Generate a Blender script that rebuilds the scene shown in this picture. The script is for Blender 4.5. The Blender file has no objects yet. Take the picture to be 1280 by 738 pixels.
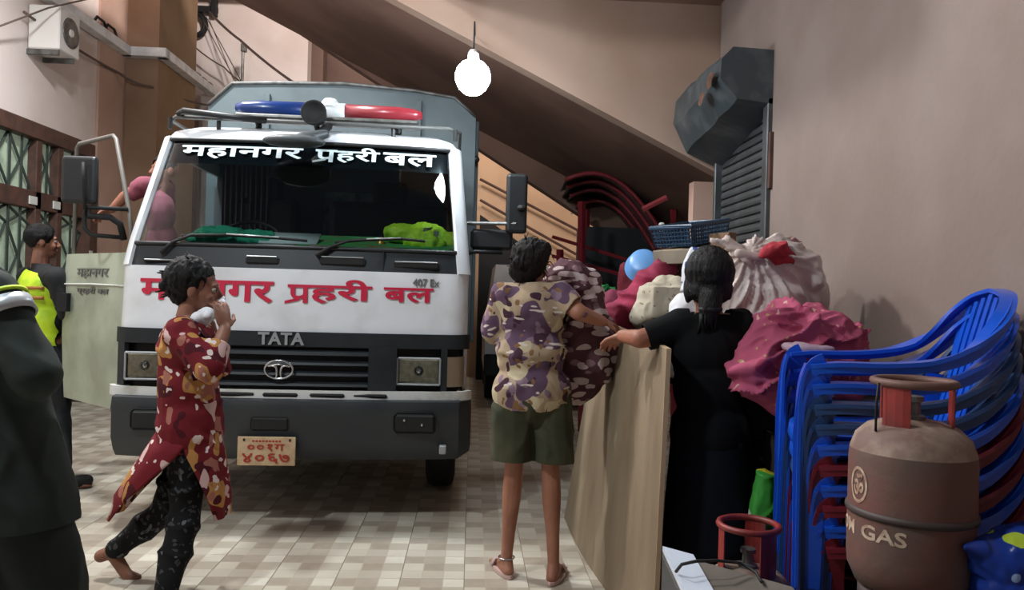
import bpy, bmesh, math, random
from mathutils import Vector, Matrix, Euler, noise
PI = math.pi
R = math.radians
scene = bpy.context.scene
COL = scene.collection
rnd = random.Random(7)

# ---------------------------------------------------------------- camera
FPX = 950.0
CAM_H = 1.35
cam_d = bpy.data.cameras.new('camera')
cam = bpy.data.objects.new('camera', cam_d)
COL.objects.link(cam)
cam_d.sensor_width = 36.0
cam_d.lens = FPX / 1280 * 36.0
cam_d.clip_start = 0.05
CAM_ROT = Matrix.Rotation(R(-3.0), 4, 'Z') @ Matrix.Rotation(R(90.0), 4, 'X') @ Matrix.Rotation(R(1.6), 4, 'Z')
CAM_M = Matrix.Translation((0, 0, CAM_H)) @ CAM_ROT
cam.matrix_world = CAM_M
scene.camera = cam

# ---------------------------------------------------------------- world, lights, exposure
w = bpy.data.worlds.new('night_sky')
scene.world = w
w.use_nodes = True
bg = w.node_tree.nodes['Background']
bg.inputs['Color'].default_value = (0.50, 0.62, 0.80, 1)
bg.inputs['Strength'].default_value = 0.07

def lamp_light(name, kind, loc, energy, color, size=0.3, target=None):
    d = bpy.data.lights.new(name, kind)
    d.energy = energy
    d.color = color
    if kind == 'AREA':
        d.shape = 'DISK'
        d.size = size
    else:
        d.shadow_soft_size = size
    o = bpy.data.objects.new(name, d)
    COL.objects.link(o)
    o.location = loc
    if target is not None:
        v = Vector(target) - Vector(loc)
        o.rotation_euler = v.to_track_quat('-Z', 'Y').to_euler()
    return o
# lamp of the yard above and behind the photographer
lamp_light('yard_light', 'POINT', (-2.0, 1.75, 3.9), 190, (0.88, 0.96, 1.0), 0.12)
# lamp of the neighbouring lane, lights the upper left facade
lamp_light('lane_light', 'POINT', (-1.2, 6.6, 6.4), 520, (1.0, 0.94, 0.90), 0.25)
lamp_light('left_wall_fill', 'POINT', (-2.5, 5.0, 4.7), 370, (0.95, 0.98, 1.0), 0.15)  # added fill with no lamp behind it, brightens the left wall and gate
# lamp inside the stair yard far behind the truck
lamp_light('stair_light', 'POINT', (0.6, 10.4, 4.2), 42, (1.0, 0.88, 0.74), 0.15)
BULB_STRENGTH = 1500.0

scene.view_settings.view_transform = 'Standard'
scene.view_settings.look = 'None'
scene.view_settings.gamma = 1.0
scene.view_settings.use_curve_mapping = False
scene.view_settings.exposure = 0.8

# ================================================================ helpers
def P(px, py, D):
    """world point at depth D (metres along the optical axis) seen at a pixel of the 1280x738 frame"""
    return CAM_M @ Vector(((px - 640) / FPX * D, -(py - 369) / FPX * D, -D))
def ray(px, py):
    return (CAM_ROT @ Vector(((px - 640) / FPX, -(py - 369) / FPX, -1.0)))
def G(px, py, z=0.0):
    d = ray(px, py); t = (z - CAM_H) / d.z
    return Vector((d.x * t, d.y * t, z))
def XP(px, py, X):
    d = ray(px, py); t = X / d.x
    return Vector((X, d.y * t, CAM_H + d.z * t))
def YP(px, py, Y):
    d = ray(px, py); t = Y / d.y
    return Vector((d.x * t, Y, CAM_H + d.z * t))
def lin(c):
    c = c / 255.0
    return c / 12.92 if c <= 0.04045 else ((c + 0.055) / 1.055) ** 2.4
def rgb(r, g, b):
    return (lin(r), lin(g), lin(b), 1.0)

WM = {}
def link(o, parent=None):
    COL.objects.link(o)
    if parent is not None:
        o.parent = parent
    return o
def thing(name, label, cat, loc=(0, 0, 0), rz=0.0, group=None):
    o = bpy.data.objects.new(name, None)
    o.empty_display_size = 0.1
    COL.objects.link(o)
    o.location = loc
    o.rotation_euler = (0, 0, rz)
    WM[o.name] = Matrix.Translation(loc) @ Matrix.Rotation(rz, 4, 'Z')
    o['label'] = label
    o['category'] = cat
    if group: o['group'] = group
    return o
def tag(o, label, cat, group=None):
    o['label'] = label
    o['category'] = cat
    if group: o['group'] = group
    return o
def put(name, me, mat, parent=None, world=False, smooth=True):
    """link mesh data as one object; world=True means the vertices are in world space"""
    if mat is not None:
        me.materials.clear()
        for m in (mat if isinstance(mat, (list, tuple)) else [mat]):
            me.materials.append(m)
    if smooth is True:
        me.polygons.foreach_set('use_smooth', [True] * len(me.polygons))
    o = bpy.data.objects.new(name, me)
    if world and parent is not None:
        mw = WM[root_of(parent).name]
        me.transform(mw.inverted())
    return link(o, parent)
def root_of(o):
    while o.parent is not None:
        o = o.parent
    return o

class MB:
    """collects shapes in one bmesh"""
    def __init__(s):
        s.bm = bmesh.new()
    def _add(s, verts, faces):
        vs = [s.bm.verts.new(v) for v in verts]
        for f in faces:
            try: s.bm.faces.new([vs[i] for i in f])
            except ValueError: pass
        return vs
    def box(s, c, d, rz=0.0, bevel=0.0, M=None, seg=1):
        t = bmesh.new()
        bmesh.ops.create_cube(t, size=1.0)
        for v in t.verts:
            v.co = Vector((v.co.x * d[0], v.co.y * d[1], v.co.z * d[2]))
        if bevel > 0:
            bmesh.ops.bevel(t, geom=t.edges[:] , offset=bevel, segments=seg, affect='EDGES', profile=0.5)
        T = Matrix.Translation(c) @ Matrix.Rotation(rz, 4, 'Z')
        if M is not None: T = M @ T
        s._merge(t, T)
        return s
    def _merge(s, t, T=None):
        if T is not None: t.transform(T)
        me = bpy.data.meshes.new('tmp')
        t.to_mesh(me); t.free()
        s.bm.from_mesh(me)
        bpy.data.meshes.remove(me)
    def boxpp(s, a, b, bevel=0.0):
        c = [(a[i] + b[i]) / 2 for i in range(3)]
        d = [abs(a[i] - b[i]) for i in range(3)]
        return s.box(c, d, bevel=bevel)
    def tube(s, pts, r, n=8, cap=True, closed=False, squash=1.0):
        pts = [Vector(p) for p in pts]
        m = len(pts)
        rs = r if isinstance(r, (list, tuple)) else [r] * m
        rings = []
        prev = None
        for i, p in enumerate(pts):
            if closed:
                d = pts[(i + 1) % m] - pts[i - 1]
            else:
                d = pts[min(i + 1, m - 1)] - pts[max(i - 1, 0)]
            if d.length < 1e-9: d = Vector((0, 0, 1))
            d.normalize()
            if prev is None:
                up = Vector((0, 0, 1)) if abs(d.z) < 0.9 else Vector((0, 1, 0))
                a = d.cross(up).normalized()
            else:
                a = (prev - d * prev.dot(d))
                if a.length < 1e-6:
                    a = d.orthogonal()
                a.normalize()
            prev = a
            b = d.cross(a)
            rings.append([s.bm.verts.new(p + a * (rs[i] * math.cos(2 * PI * k / n)) + b * (rs[i] * squash * math.sin(2 * PI * k / n))) for k in range(n)])
        L = m if closed else m - 1
        for i in range(L):
            r0, r1 = rings[i], rings[(i + 1) % m]
            for k in range(n):
                s.bm.faces.new((r0[k], r0[(k + 1) % n], r1[(k + 1) % n], r1[k]))
        if cap and not closed:
            s.bm.faces.new(rings[0][::-1]); s.bm.faces.new(rings[-1])
        return s
    def ribbon(s, pts, wid, th, side, sub=1):
        """flat bar along pts, wid across `side` direction(s), thickness th"""
        pts = [Vector(p) for p in pts]; m = len(pts)
        if sub > 1:
            w0 = list(wid) if isinstance(wid, (list, tuple)) else [wid] * m
            s0 = side if isinstance(side, list) else [side] * m
            np_, nw, ns = [], [], []
            for i in range(m - 1):
                p0, p1, p2, p3 = pts[max(i - 1, 0)], pts[i], pts[i + 1], pts[min(i + 2, m - 1)]
                for k in range(sub):
                    u = k / sub
                    np_.append(0.5 * ((2 * p1) + (p2 - p0) * u + (2 * p0 - 5 * p1 + 4 * p2 - p3) * u * u + (3 * p1 - p0 - 3 * p2 + p3) * u ** 3))
                    nw.append(w0[i] + (w0[i + 1] - w0[i]) * u); ns.append(Vector(s0[i]).lerp(Vector(s0[i + 1]), u))
            pts = np_ + [pts[-1]]; wid = nw + [w0[-1]]; side = ns + [Vector(s0[-1])]; m = len(pts)
        ws = wid if isinstance(wid, (list, tuple)) else [wid] * m
        sd = side if isinstance(side, list) else [side] * m
        rings = []
        for i, p in enumerate(pts):
            d = (pts[min(i + 1, m - 1)] - pts[max(i - 1, 0)]).normalized()
            a = Vector(sd[i]); a = (a - d * a.dot(d)).normalized()
            b = d.cross(a)
            h, t = ws[i] / 2, th / 2
            rings.append([s.bm.verts.new(p + a * x * h + b * y * t) for x, y in ((-1, -1), (1, -1), (1, 1), (-1, 1))])
        for i in range(m - 1):
            for k in range(4):
                s.bm.faces.new((rings[i][k], rings[i][(k + 1) % 4], rings[i + 1][(k + 1) % 4], rings[i + 1][k]))
        s.bm.faces.new(rings[0][::-1]); s.bm.faces.new(rings[-1])
        return s
    def lathe(s, prof, c=(0, 0, 0), n=32, M=None):
        T = Matrix.Translation(c) if M is None else M
        rings = []
        for r, z in prof:
            if r < 1e-5:
                rings.append([s.bm.verts.new(T @ Vector((0, 0, z)))])
            else:
                rings.append([s.bm.verts.new(T @ Vector((r * math.cos(2 * PI * k / n), r * math.sin(2 * PI * k / n), z))) for k in range(n)])
        for i in range(len(rings) - 1):
            a, b = rings[i], rings[i + 1]
            for k in range(n):
                k2 = (k + 1) % n
                if len(a) == 1 and len(b) == 1: continue
                if len(a) == 1: s.bm.faces.new((a[0], b[k2], b[k]))
                elif len(b) == 1: s.bm.faces.new((a[k], a[k2], b[0]))
                else: s.bm.faces.new((a[k], a[k2], b[k2], b[k]))
        return s
    def ell(s, c, r, n=16, M=None):
        t = bmesh.new()
        bmesh.ops.create_uvsphere(t, u_segments=n, v_segments=max(6, n // 2), radius=1.0)
        T = Matrix.Translation(c) @ (M if M is not None else Matrix.Identity(4)) @ Matrix.Diagonal((r[0], r[1], r[2], 1))
        s._merge(t, T)
        return s
    def cap(s, a, b, ra, rb, n=12):
        """capsule with two radii"""
        a = Vector(a); b = Vector(b)
        d = b - a
        if d.length < 1e-6:
            return s.ell(a, (ra, ra, ra), n)
        d.normalize()
        pts, rs = [], []
        for k in range(4):
            t = PI / 2 * (k / 4.0)
            pts.append(a - d * ra * math.cos(t)); rs.append(max(1e-4, ra * math.sin(t)))
        pts.append(a); rs.append(ra); pts.append(b); rs.append(rb)
        for k in range(3, -1, -1):
            t = PI / 2 * (k / 4.0)
            pts.append(b + d * rb * math.cos(t)); rs.append(max(1e-4, rb * math.sin(t)))
        return s.tube(pts, rs, n)
    def prism(s, poly, a, b, axis='y'):
        """extrude 2-D polygon between a and b along an axis"""
        def m(u, v, t):
            return {'y': (u, t, v), 'x': (t, u, v), 'z': (u, v, t)}[axis]
        v0 = [s.bm.verts.new(m(u, v, a)) for u, v in poly]
        v1 = [s.bm.verts.new(m(u, v, b)) for u, v in poly]
        n = len(poly)
        s.bm.faces.new(v0); s.bm.faces.new(v1[::-1])
        for i in range(n):
            s.bm.faces.new((v0[i], v1[i], v1[(i + 1) % n], v0[(i + 1) % n]))
        return s
    def grid(s, rows, closed=False, flip=False):
        vs = [[s.bm.verts.new(p) for p in r] for r in rows]
        for i in range(len(vs) - 1):
            n = len(vs[i])
            for k in range(n if closed else n - 1):
                k2 = (k + 1) % n
                f = (vs[i][k], vs[i][k2], vs[i + 1][k2], vs[i + 1][k])
                s.bm.faces.new(f[::-1] if flip else f)
        return s
    def mesh(s, norm=True):
        if norm:
            bmesh.ops.recalc_face_normals(s.bm, faces=s.bm.faces[:])
        me = bpy.data.meshes.new('mesh')
        s.bm.to_mesh(me); s.bm.free()
        return me
    def part(s, name, mat, parent=None, world=False, smooth=False, label=None, auto=None):
        me = s.mesh()
        o = put(name, me, mat, parent, world, smooth)
        if auto:
            smooth_by_angle(me, auto)
        if label: o['label'] = label
        return o

def smooth_by_angle(me, deg=35):
    bm = bmesh.new(); bm.from_mesh(me)
    for f in bm.faces: f.smooth = True
    for e in bm.edges:
        if len(e.link_faces) == 2:
            e.smooth = e.calc_face_angle(0) < R(deg)
    bm.to_mesh(me); bm.free()

def evaluated(me, mods):
    o = bpy.data.objects.new('tmp', me)
    COL.objects.link(o)
    for kind, kw in mods:
        m = o.modifiers.new(kind, kind)
        for k, v in kw.items(): setattr(m, k, v)
    dg = bpy.context.evaluated_depsgraph_get()
    dg.update()
    out = bpy.data.meshes.new_from_object(o.evaluated_get(dg))
    bpy.data.objects.remove(o)
    return out

def blob(mb, voxel=0.012, smooth=4, factor=0.5, cuts=(), disp=None, thick=0.0):
    """one continuous skin over the collected shapes; cuts are planes (point, normal) whose normal side is removed"""
    me = mb.mesh()
    out = evaluated(me, [('REMESH', dict(mode='VOXEL', voxel_size=voxel, use_smooth_shade=True)),
                         ('SMOOTH', dict(factor=factor, iterations=smooth))])
    bm = bmesh.new(); bm.from_mesh(out)
    for cut in cuts:
        p, n = Vector(cut[0]), Vector(cut[1]).normalized()
        if len(cut) == 2:
            bmesh.ops.bisect_plane(bm, geom=bm.verts[:] + bm.edges[:] + bm.faces[:], plane_co=p, plane_no=n, clear_outer=True)
        else:      # a cut that stays within a radius: cuffs and necklines
            r = cut[2]
            vs = set(v for v in bm.verts if (v.co - p).length < r)
            g = list(vs) + [e for e in bm.edges if e.verts[0] in vs and e.verts[1] in vs] + [f for f in bm.faces if all(v in vs for v in f.verts)]
            bmesh.ops.bisect_plane(bm, geom=g, plane_co=p, plane_no=n)
            bmesh.ops.delete(bm, geom=[v for v in bm.verts if (v.co - p).length < r * 1.02 and (v.co - p).dot(n) > 1e-5], context='VERTS')
    if disp:
        bm.normal_update()
        for v in bm.verts:
            v.co += v.normal * disp(v.co)
    bm.to_mesh(out); bm.free()
    if thick:
        out = evaluated(out, [('SOLIDIFY', dict(thickness=thick, offset=0))])
    return out

def folds(amp, sx=8.0, sy=8.0, sz=3.0, seed=0.0, ridged=False):
    def f(co):
        q = Vector((co.x * sx + seed, co.y * sy + seed * 1.7, co.z * sz + seed * .3))
        n = noise.noise(q) + 0.5 * noise.noise(q * 2.1)
        if ridged: n = 0.45 - abs(n) * 1.6
        return n * amp
    return f

def creases(amp, across, freq=9.0, along=1.6, warp=.06, seed=0.0, sharp=2.2):
    """long sharp cloth creases that run perpendicular to `across`"""
    a = Vector(across).normalized(); b = a.orthogonal().normalized(); c = a.cross(b)
    def f(co):
        w1 = noise.noise(co * 4.5 + Vector((seed, 0, 0))); w2 = noise.noise(co * 11 + Vector((0, seed, 0)))
        q = Vector((co.dot(a) * freq + w1 * warp * freq * 1.6 + w2 * warp * freq * .4, co.dot(b) * along, co.dot(c) * along + seed))
        n = 1 - min(1, abs(noise.noise(q)) * 2.3)
        m = .55 + .45 * noise.noise(co * 3.1 + Vector((seed, seed, 0)))
        return (n ** sharp - .35) * amp * (0.4 + m)
    return f
def plus(*fs):
    return lambda co: sum(f(co) for f in fs)

# ---------------------------------------------------------------- materials
MATS = {}
def nt(name):
    m = bpy.data.materials.new(name)
    m.use_nodes = True
    t = m.node_tree
    b = t.nodes['Principled BSDF']
    return m, t, b
def N(t, kind, **kw):
    n = t.nodes.new(kind)
    for k, v in kw.items():
        if k in n.inputs.keys() if isinstance(k, str) else False: n.inputs[k].default_value = v
        else: setattr(n, k, v)
    return n
def mixc(t, fac, a, b):
    m = t.nodes.new('ShaderNodeMix'); m.data_type = 'RGBA'
    for sock, val in ((m.inputs[0], fac), (m.inputs[6], a), (m.inputs[7], b)):
        if hasattr(val, 'is_linked') or isinstance(val, bpy.types.NodeSocket): t.links.new(val, sock)
        else: sock.default_value = val
    return m.outputs[2]
def coords(t, scale=(1, 1, 1), kind='Object', off=(0, 0, 0)):
    tc = t.nodes.new('ShaderNodeTexCoord')
    mp = t.nodes.new('ShaderNodeMapping')
    mp.inputs['Scale'].default_value = scale
    mp.inputs['Location'].default_value = off
    if kind == 'Position':
        g = t.nodes.new('ShaderNodeNewGeometry'); t.links.new(g.outputs['Position'], mp.inputs[0])
    else:
        t.links.new(tc.outputs[kind], mp.inputs[0])
    return mp.outputs[0]
def noise_fac(t, vec, scale, detail=4, lo=0.4, hi=0.6):
    n = t.nodes.new('ShaderNodeTexNoise'); n.inputs['Scale'].default_value = scale
    n.inputs['Detail'].default_value = detail
    t.links.new(vec, n.inputs['Vector'])
    r = t.nodes.new('ShaderNodeMapRange'); r.inputs[1].default_value = lo; r.inputs[2].default_value = hi
    t.links.new(n.outputs['Fac'], r.inputs[0])
    return r.outputs[0]
def add_bump(t, b, fac, strength, dist=0.01):
    bp = t.nodes.new('ShaderNodeBump')
    bp.inputs['Strength'].default_value = strength
    bp.inputs['Distance'].default_value = dist
    t.links.new(fac, bp.inputs['Height']); t.links.new(bp.outputs[0], b.inputs['Normal'])
def mat(name, col, rough=0.6, metal=0.0, var=None, vscale=6.0, bump=0.0, bscale=40.0, spec=0.5, coat=0.0, stretch=(1, 1, 1), lo=0.4, hi=0.62, bdist=0.01, sheen=0.0, kind='Object'):
    m, t, b = nt(name)
    b.inputs['Roughness'].default_value = rough
    b.inputs['Metallic'].default_value = metal
    b.inputs['Specular IOR Level'].default_value = spec
    b.inputs['Coat Weight'].default_value = coat
    b.inputs['Sheen Weight'].default_value = sheen
    v = coords(t, stretch, kind)
    if var is not None:
        o = mixc(t, noise_fac(t, v, vscale, 5, lo, hi), col, var)
        t.links.new(o, b.inputs['Base Color'])
    else:
        b.inputs['Base Color'].default_value = col
    if bump:
        add_bump(t, b, noise_fac(t, v, bscale, 4, 0.2, 0.8), bump, bdist)
    MATS[name] = m
    return m
def print_mat(name, base, layers, rough=0.85, warp=0.25, warp_scale=3.0, kind='Object', bump=0.0):
    """printed cloth: every layer is a field of blots (colour, scale, threshold, keep, stretch, offset)"""
    m, t, b = nt(name)
    b.inputs['Roughness'].default_value = rough
    b.inputs['Specular IOR Level'].default_value = 0.2
    cur = None
    for col, sc, thr, keep, st, off in layers:
        v = coords(t, st, kind, (off, off * .7, off * .3))
        if warp:
            nn = t.nodes.new('ShaderNodeTexNoise'); nn.inputs['Scale'].default_value = warp_scale * sc / 6
            nn.inputs['Detail'].default_value = 2
            t.links.new(v, nn.inputs['Vector'])
            vm = t.nodes.new('ShaderNodeVectorMath'); vm.operation = 'MULTIPLY_ADD'
            vm.inputs[1].default_value = (warp * 6 / sc,) * 3
            t.links.new(nn.outputs['Color'], vm.inputs[0]); t.links.new(v, vm.inputs[2])
            v = vm.outputs[0]
        vo = t.nodes.new('ShaderNodeTexVoronoi'); vo.inputs['Scale'].default_value = sc
        t.links.new(v, vo.inputs['Vector'])
        a = t.nodes.new('ShaderNodeMath'); a.operation = 'LESS_THAN'; a.inputs[1].default_value = thr
        t.links.new(vo.outputs['Distance'], a.inputs[0])
        sp = t.nodes.new('ShaderNodeSeparateColor'); t.links.new(vo.outputs['Color'], sp.inputs[0])
        k = t.nodes.new('ShaderNodeMath'); k.operation = 'LESS_THAN'; k.inputs[1].default_value = keep
        t.links.new(sp.outputs[0], k.inputs[0])
        mu = t.nodes.new('ShaderNodeMath'); mu.operation = 'MULTIPLY'
        t.links.new(a.outputs[0], mu.inputs[0]); t.links.new(k.outputs[0], mu.inputs[1])
        cur = mixc(t, mu.outputs[0], base if cur is None else cur, col)
    t.links.new(cur, b.inputs['Base Color'])
    if bump:
        add_bump(t, b, noise_fac(t, coords(t), 14, 4, 0.2, 0.8), bump, 0.01)
    MATS[name] = m
    return m
def glow(name, col, strength):
    m, t, b = nt(name)
    b.inputs['Base Color'].default_value = col
    b.inputs['Emission Color'].default_value = col
    b.inputs['Emission Strength'].default_value = strength
    return m
def glass(name, tint=(0.75, 0.85, 0.88, 1), rough=0.02, ior=1.5):
    """thin pane: transparent, with a Fresnel sheen"""
    m = bpy.data.materials.new(name); m.use_nodes = True
    t = m.node_tree; t.nodes.clear()
    out = t.nodes.new('ShaderNodeOutputMaterial'); mx = t.nodes.new('ShaderNodeMixShader')
    tr = t.nodes.new('ShaderNodeBsdfTransparent'); tr.inputs[0].default_value = tint
    gl = t.nodes.new('ShaderNodeBsdfGlossy'); gl.inputs['Roughness'].default_value = rough
    fr = t.nodes.new('ShaderNodeFresnel'); fr.inputs[0].default_value = ior
    t.links.new(fr.outputs[0], mx.inputs[0]); t.links.new(tr.outputs[0], mx.inputs[1]); t.links.new(gl.outputs[0], mx.inputs[2])
    t.links.new(mx.outputs[0], out.inputs[0])
    return m

def text_mesh(s, size, bold=0.0, depth=0.004, align='CENTER', shear=0.0, sx=1.0, space=1.0):
    c = bpy.data.curves.new('txt', 'FONT')
    c.body = s; c.size = size; c.offset = bold; c.extrude = depth / 2
    c.align_x = align; c.shear = shear; c.space_character = space; c.resolution_u = 3
    o = bpy.data.objects.new('txt', c); COL.objects.link(o)
    dg = bpy.context.evaluated_depsgraph_get(); dg.update()
    me = bpy.data.meshes.new_from_object(o.evaluated_get(dg))
    bpy.data.objects.remove(o)
    for v in me.vertices: v.co.x *= sx
    return me
def text_bounds(me):
    xs = [v.co.x for v in me.vertices]; ys = [v.co.y for v in me.vertices]
    return min(xs), max(xs), min(ys), max(ys)
def fit_text(me, x0, x1, y0, y1):
    a, b, c, d = text_bounds(me)
    for v in me.vertices:
        v.co.x = x0 + (v.co.x - a) / (b - a) * (x1 - x0)
        v.co.y = y0 + (v.co.y - c) / (d - c) * (y1 - y0)
    return me

# ================================================================ materials
M_wall_r = mat('pink_brown_plaster', rgb(132, 116, 109), 0.75, var=rgb(124, 107, 99), vscale=2.0, bump=0.10, bscale=30, bdist=0.01, kind='Position')
M_wall_l = mat('pale_pink_plaster', rgb(222, 208, 202), 0.8, var=rgb(210, 194, 186), vscale=1.3, bump=0.08, bscale=25, kind='Position')
M_wall_l2 = mat('dusky_pink_plaster', rgb(190, 158, 142), 0.8, var=rgb(180, 146, 130), vscale=1.3, kind='Position')
M_pil = mat('tan_plaster', rgb(150, 122, 92), 0.8, var=rgb(138, 110, 82), vscale=2, kind='Position')
M_pil2 = mat('umber_plaster', rgb(150, 120, 98), 0.8, var=rgb(140, 110, 86), vscale=2, kind='Position')
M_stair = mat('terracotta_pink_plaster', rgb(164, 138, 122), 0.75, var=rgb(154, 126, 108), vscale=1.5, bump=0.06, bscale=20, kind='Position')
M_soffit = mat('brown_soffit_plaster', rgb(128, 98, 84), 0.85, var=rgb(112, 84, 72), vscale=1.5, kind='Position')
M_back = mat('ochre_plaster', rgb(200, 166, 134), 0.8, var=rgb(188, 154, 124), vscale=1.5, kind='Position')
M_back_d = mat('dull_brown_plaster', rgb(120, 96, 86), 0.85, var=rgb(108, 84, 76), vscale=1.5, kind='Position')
M_beam = mat('dark_red_paint', rgb(78, 40, 42), 0.6)
M_frame = mat('brown_frame_paint', rgb(88, 60, 50), 0.55, var=rgb(70, 48, 42), vscale=8)
M_white_metal = mat('galvanised_tray', rgb(236, 238, 240), 0.4, 0.0, var=rgb(205, 208, 208), vscale=5)
M_ac = mat('ac_casing', rgb(222, 218, 212), 0.5)
M_dark = mat('black_plastic', rgb(26, 28, 30), 0.45)
M_black = mat('matt_black', rgb(14, 15, 16), 0.7)
M_rubber = mat('tyre_rubber', rgb(24, 24, 25), 0.85, bump=0.2, bscale=60)
M_cable = mat('cable_black', rgb(30, 28, 28), 0.6)
M_cable2 = mat('cable_brown', rgb(96, 80, 72), 0.6)
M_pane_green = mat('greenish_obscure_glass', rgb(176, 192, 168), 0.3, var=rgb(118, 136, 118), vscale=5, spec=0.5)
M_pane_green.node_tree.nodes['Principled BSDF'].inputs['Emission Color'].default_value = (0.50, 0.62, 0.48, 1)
M_pane_green.node_tree.nodes['Principled BSDF'].inputs['Emission Strength'].default_value = 0.10  # faint glow put into the panes in place of light from behind
M_grille_bar = mat('dark_green_grey_steel', rgb(66, 76, 70), 0.5, 0.3)
M_steel = mat('worn_steel', rgb(120, 120, 118), 0.45, 0.7, var=rgb(90, 88, 84), vscale=12)
M_slat = mat('grey_shutter_steel', rgb(88, 92, 94), 0.42, 0.35, var=rgb(72, 74, 74), vscale=4)
M_shbox = mat('blue_grey_sheet', rgb(70, 78, 82), 0.45, 0.3, var=rgb(98, 104, 106), vscale=5, lo=0.5, hi=0.7)
M_rust = mat('rust_patch', rgb(112, 74, 54), 0.8, var=rgb(70, 48, 38), vscale=20)
M_redsteel = mat('maroon_steel', rgb(120, 32, 40), 0.45)
M_corr = mat('corrugated_sheet', rgb(96, 90, 90), 0.4, 0.5)
M_ply = mat('plywood', rgb(138, 122, 99), 0.75, var=rgb(112, 95, 74), vscale=1.6, stretch=(2.2, 2.2, 0.7), bump=0.12, bscale=26, lo=0.42, hi=0.72)
M_plyedge = mat('plywood_edge', rgb(176, 150, 116), 0.8)

def tile_material():
    m, t, b = nt('patterned_floor_tile')
    g = t.nodes.new('ShaderNodeNewGeometry')
    sx = t.nodes.new('ShaderNodeSeparateXYZ'); t.links.new(g.outputs['Position'], sx.inputs[0])
    def math_(op, a, bb=None):
        n = t.nodes.new('ShaderNodeMath'); n.operation = op
        for i, v in enumerate((a, bb)):
            if v is None: continue
            if isinstance(v, (int, float)): n.inputs[i].default_value = v
            else: t.links.new(v, n.inputs[i])
        return n.outputs[0]
    cx = math_('FLOORED_MODULO', sx.outputs[0], 0.3); cy = math_('FLOORED_MODULO', sx.outputs[1], 0.3)
    ix = math_('FLOOR', math_('DIVIDE', cx, 0.1)); iy = math_('FLOOR', math_('DIVIDE', cy, 0.1))
    idx = math_('DIVIDE', math_('ADD', math_('ADD', ix, math_('MULTIPLY', iy, 3)), 0.5), 9)
    cr = t.nodes.new('ShaderNodeValToRGB'); cr.color_ramp.interpolation = 'CONSTANT'
    cols = [rgb(196, 189, 174), rgb(187, 179, 164), rgb(208, 202, 187),
            rgb(202, 196, 180), rgb(162, 151, 136), rgb(184, 176, 160),
            rgb(166, 156, 141), rgb(172, 162, 147), rgb(216, 211, 196)]
    els = cr.color_ramp.elements
    while len(els) < 9: els.new(0.5)
    for i, c in enumerate(cols):
        els[i].position = i / 9.0; els[i].color = c
    t.links.new(idx, cr.inputs[0])
    # faint joint printed between the small squares
    fx = math_('FLOORED_MODULO', sx.outputs[0], 0.1); fy = math_('FLOORED_MODULO', sx.outputs[1], 0.1)
    ex = math_('MINIMUM', fx, math_('SUBTRACT', 0.1, fx)); ey = math_('MINIMUM', fy, math_('SUBTRACT', 0.1, fy))
    e = math_('LESS_THAN', math_('MINIMUM', ex, ey), 0.0035)
    c1 = mixc(t, math_('MULTIPLY', e, 0.6), cr.outputs[0], rgb(180, 168, 148))
    v = coords(t, (1, 1, 1), 'Position')
    c2 = mixc(t, math_('MULTIPLY', noise_fac(t, v, 1.4, 5, 0.35, 0.75), 0.45), c1, rgb(120, 102, 84))
    c3 = mixc(t, math_('MULTIPLY', noise_fac(t, v, 16, 3, 0.45, 0.75), 0.3), c2, rgb(190, 178, 158))
    t.links.new(c3, b.inputs['Base Color'])
    b.inputs['Roughness'].default_value = 0.42
    b.inputs['Specular IOR Level'].default_value = 0.35
    return m
M_tile = tile_material()
M_floor = mat('cement_bed', rgb(168, 156, 138), 0.8, var=rgb(150, 138, 122), vscale=3, kind='Position')

M_cabwhite = mat('white_truck_paint', rgb(222, 226, 230), 0.28, var=rgb(196, 198, 198), vscale=3, coat=0.3, lo=0.5, hi=0.75)
M_cabblack = mat('black_truck_trim', rgb(26, 31, 35), 0.5, var=rgb(34, 39, 42), vscale=5, spec=0.35)
M_bumper = mat('dark_bumper', rgb(34, 40, 45), 0.5, var=rgb(46, 50, 52), vscale=3)
M_strip = mat('white_lower_strip', rgb(210, 212, 208), 0.4, var=rgb(150, 140, 120), vscale=5, lo=0.55, hi=0.75)
M_glass = glass('windscreen_glass', (0.62, 0.72, 0.74, 1))
M_glass_band = mat('dark_band_film', rgb(18, 26, 30), 0.15)
M_box = mat('grey_green_truck_box', rgb(84, 96, 99), 0.6, var=rgb(74, 85, 88), vscale=3)
M_redtext = mat('crimson_lettering', rgb(190, 30, 62), 0.4)
M_whitetext = mat('white_lettering', rgb(214, 232, 238), 0.4)
M_greytext = mat('grey_lettering', rgb(96, 96, 92), 0.5)
M_chrome = mat('chrome', rgb(200, 204, 206), 0.18, 0.95)
M_dullchrome = mat('dull_chrome', rgb(160, 164, 166), 0.4, 0.4)
M_rail = mat('dark_rail_steel', rgb(92, 92, 90), 0.55, 0.3)
M_blue_lens = mat('blue_beacon_lens', rgb(24, 54, 116), 0.3, coat=0.2)
M_red_lens = mat('red_beacon_lens', rgb(140, 42, 52), 0.3, coat=0.2)
M_cream = mat('cream_plate', rgb(196, 172, 136), 0.6, var=rgb(180, 152, 118), vscale=20)
M_platered = mat('plate_red_ink', rgb(166, 44, 30), 0.6)
M_lamp_glass = glass('clear_lamp_lens', (0.96, 0.96, 0.93, 1), 0.08)
M_reflector = mat('lamp_reflector', rgb(226, 222, 204), 0.3, 0.1, var=rgb(190, 186, 168), vscale=30, bump=0.3, bscale=50)
M_door = mat('pale_green_white_door', rgb(176, 184, 164), 0.4, var=rgb(150, 156, 138), vscale=3)
M_interior = mat('dark_interior', rgb(78, 80, 82), 0.8)
M_curtain = mat('grey_mauve_curtain', rgb(84, 72, 74), 0.9)
M_seat = mat('black_seat', rgb(20, 20, 22), 0.7)
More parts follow.
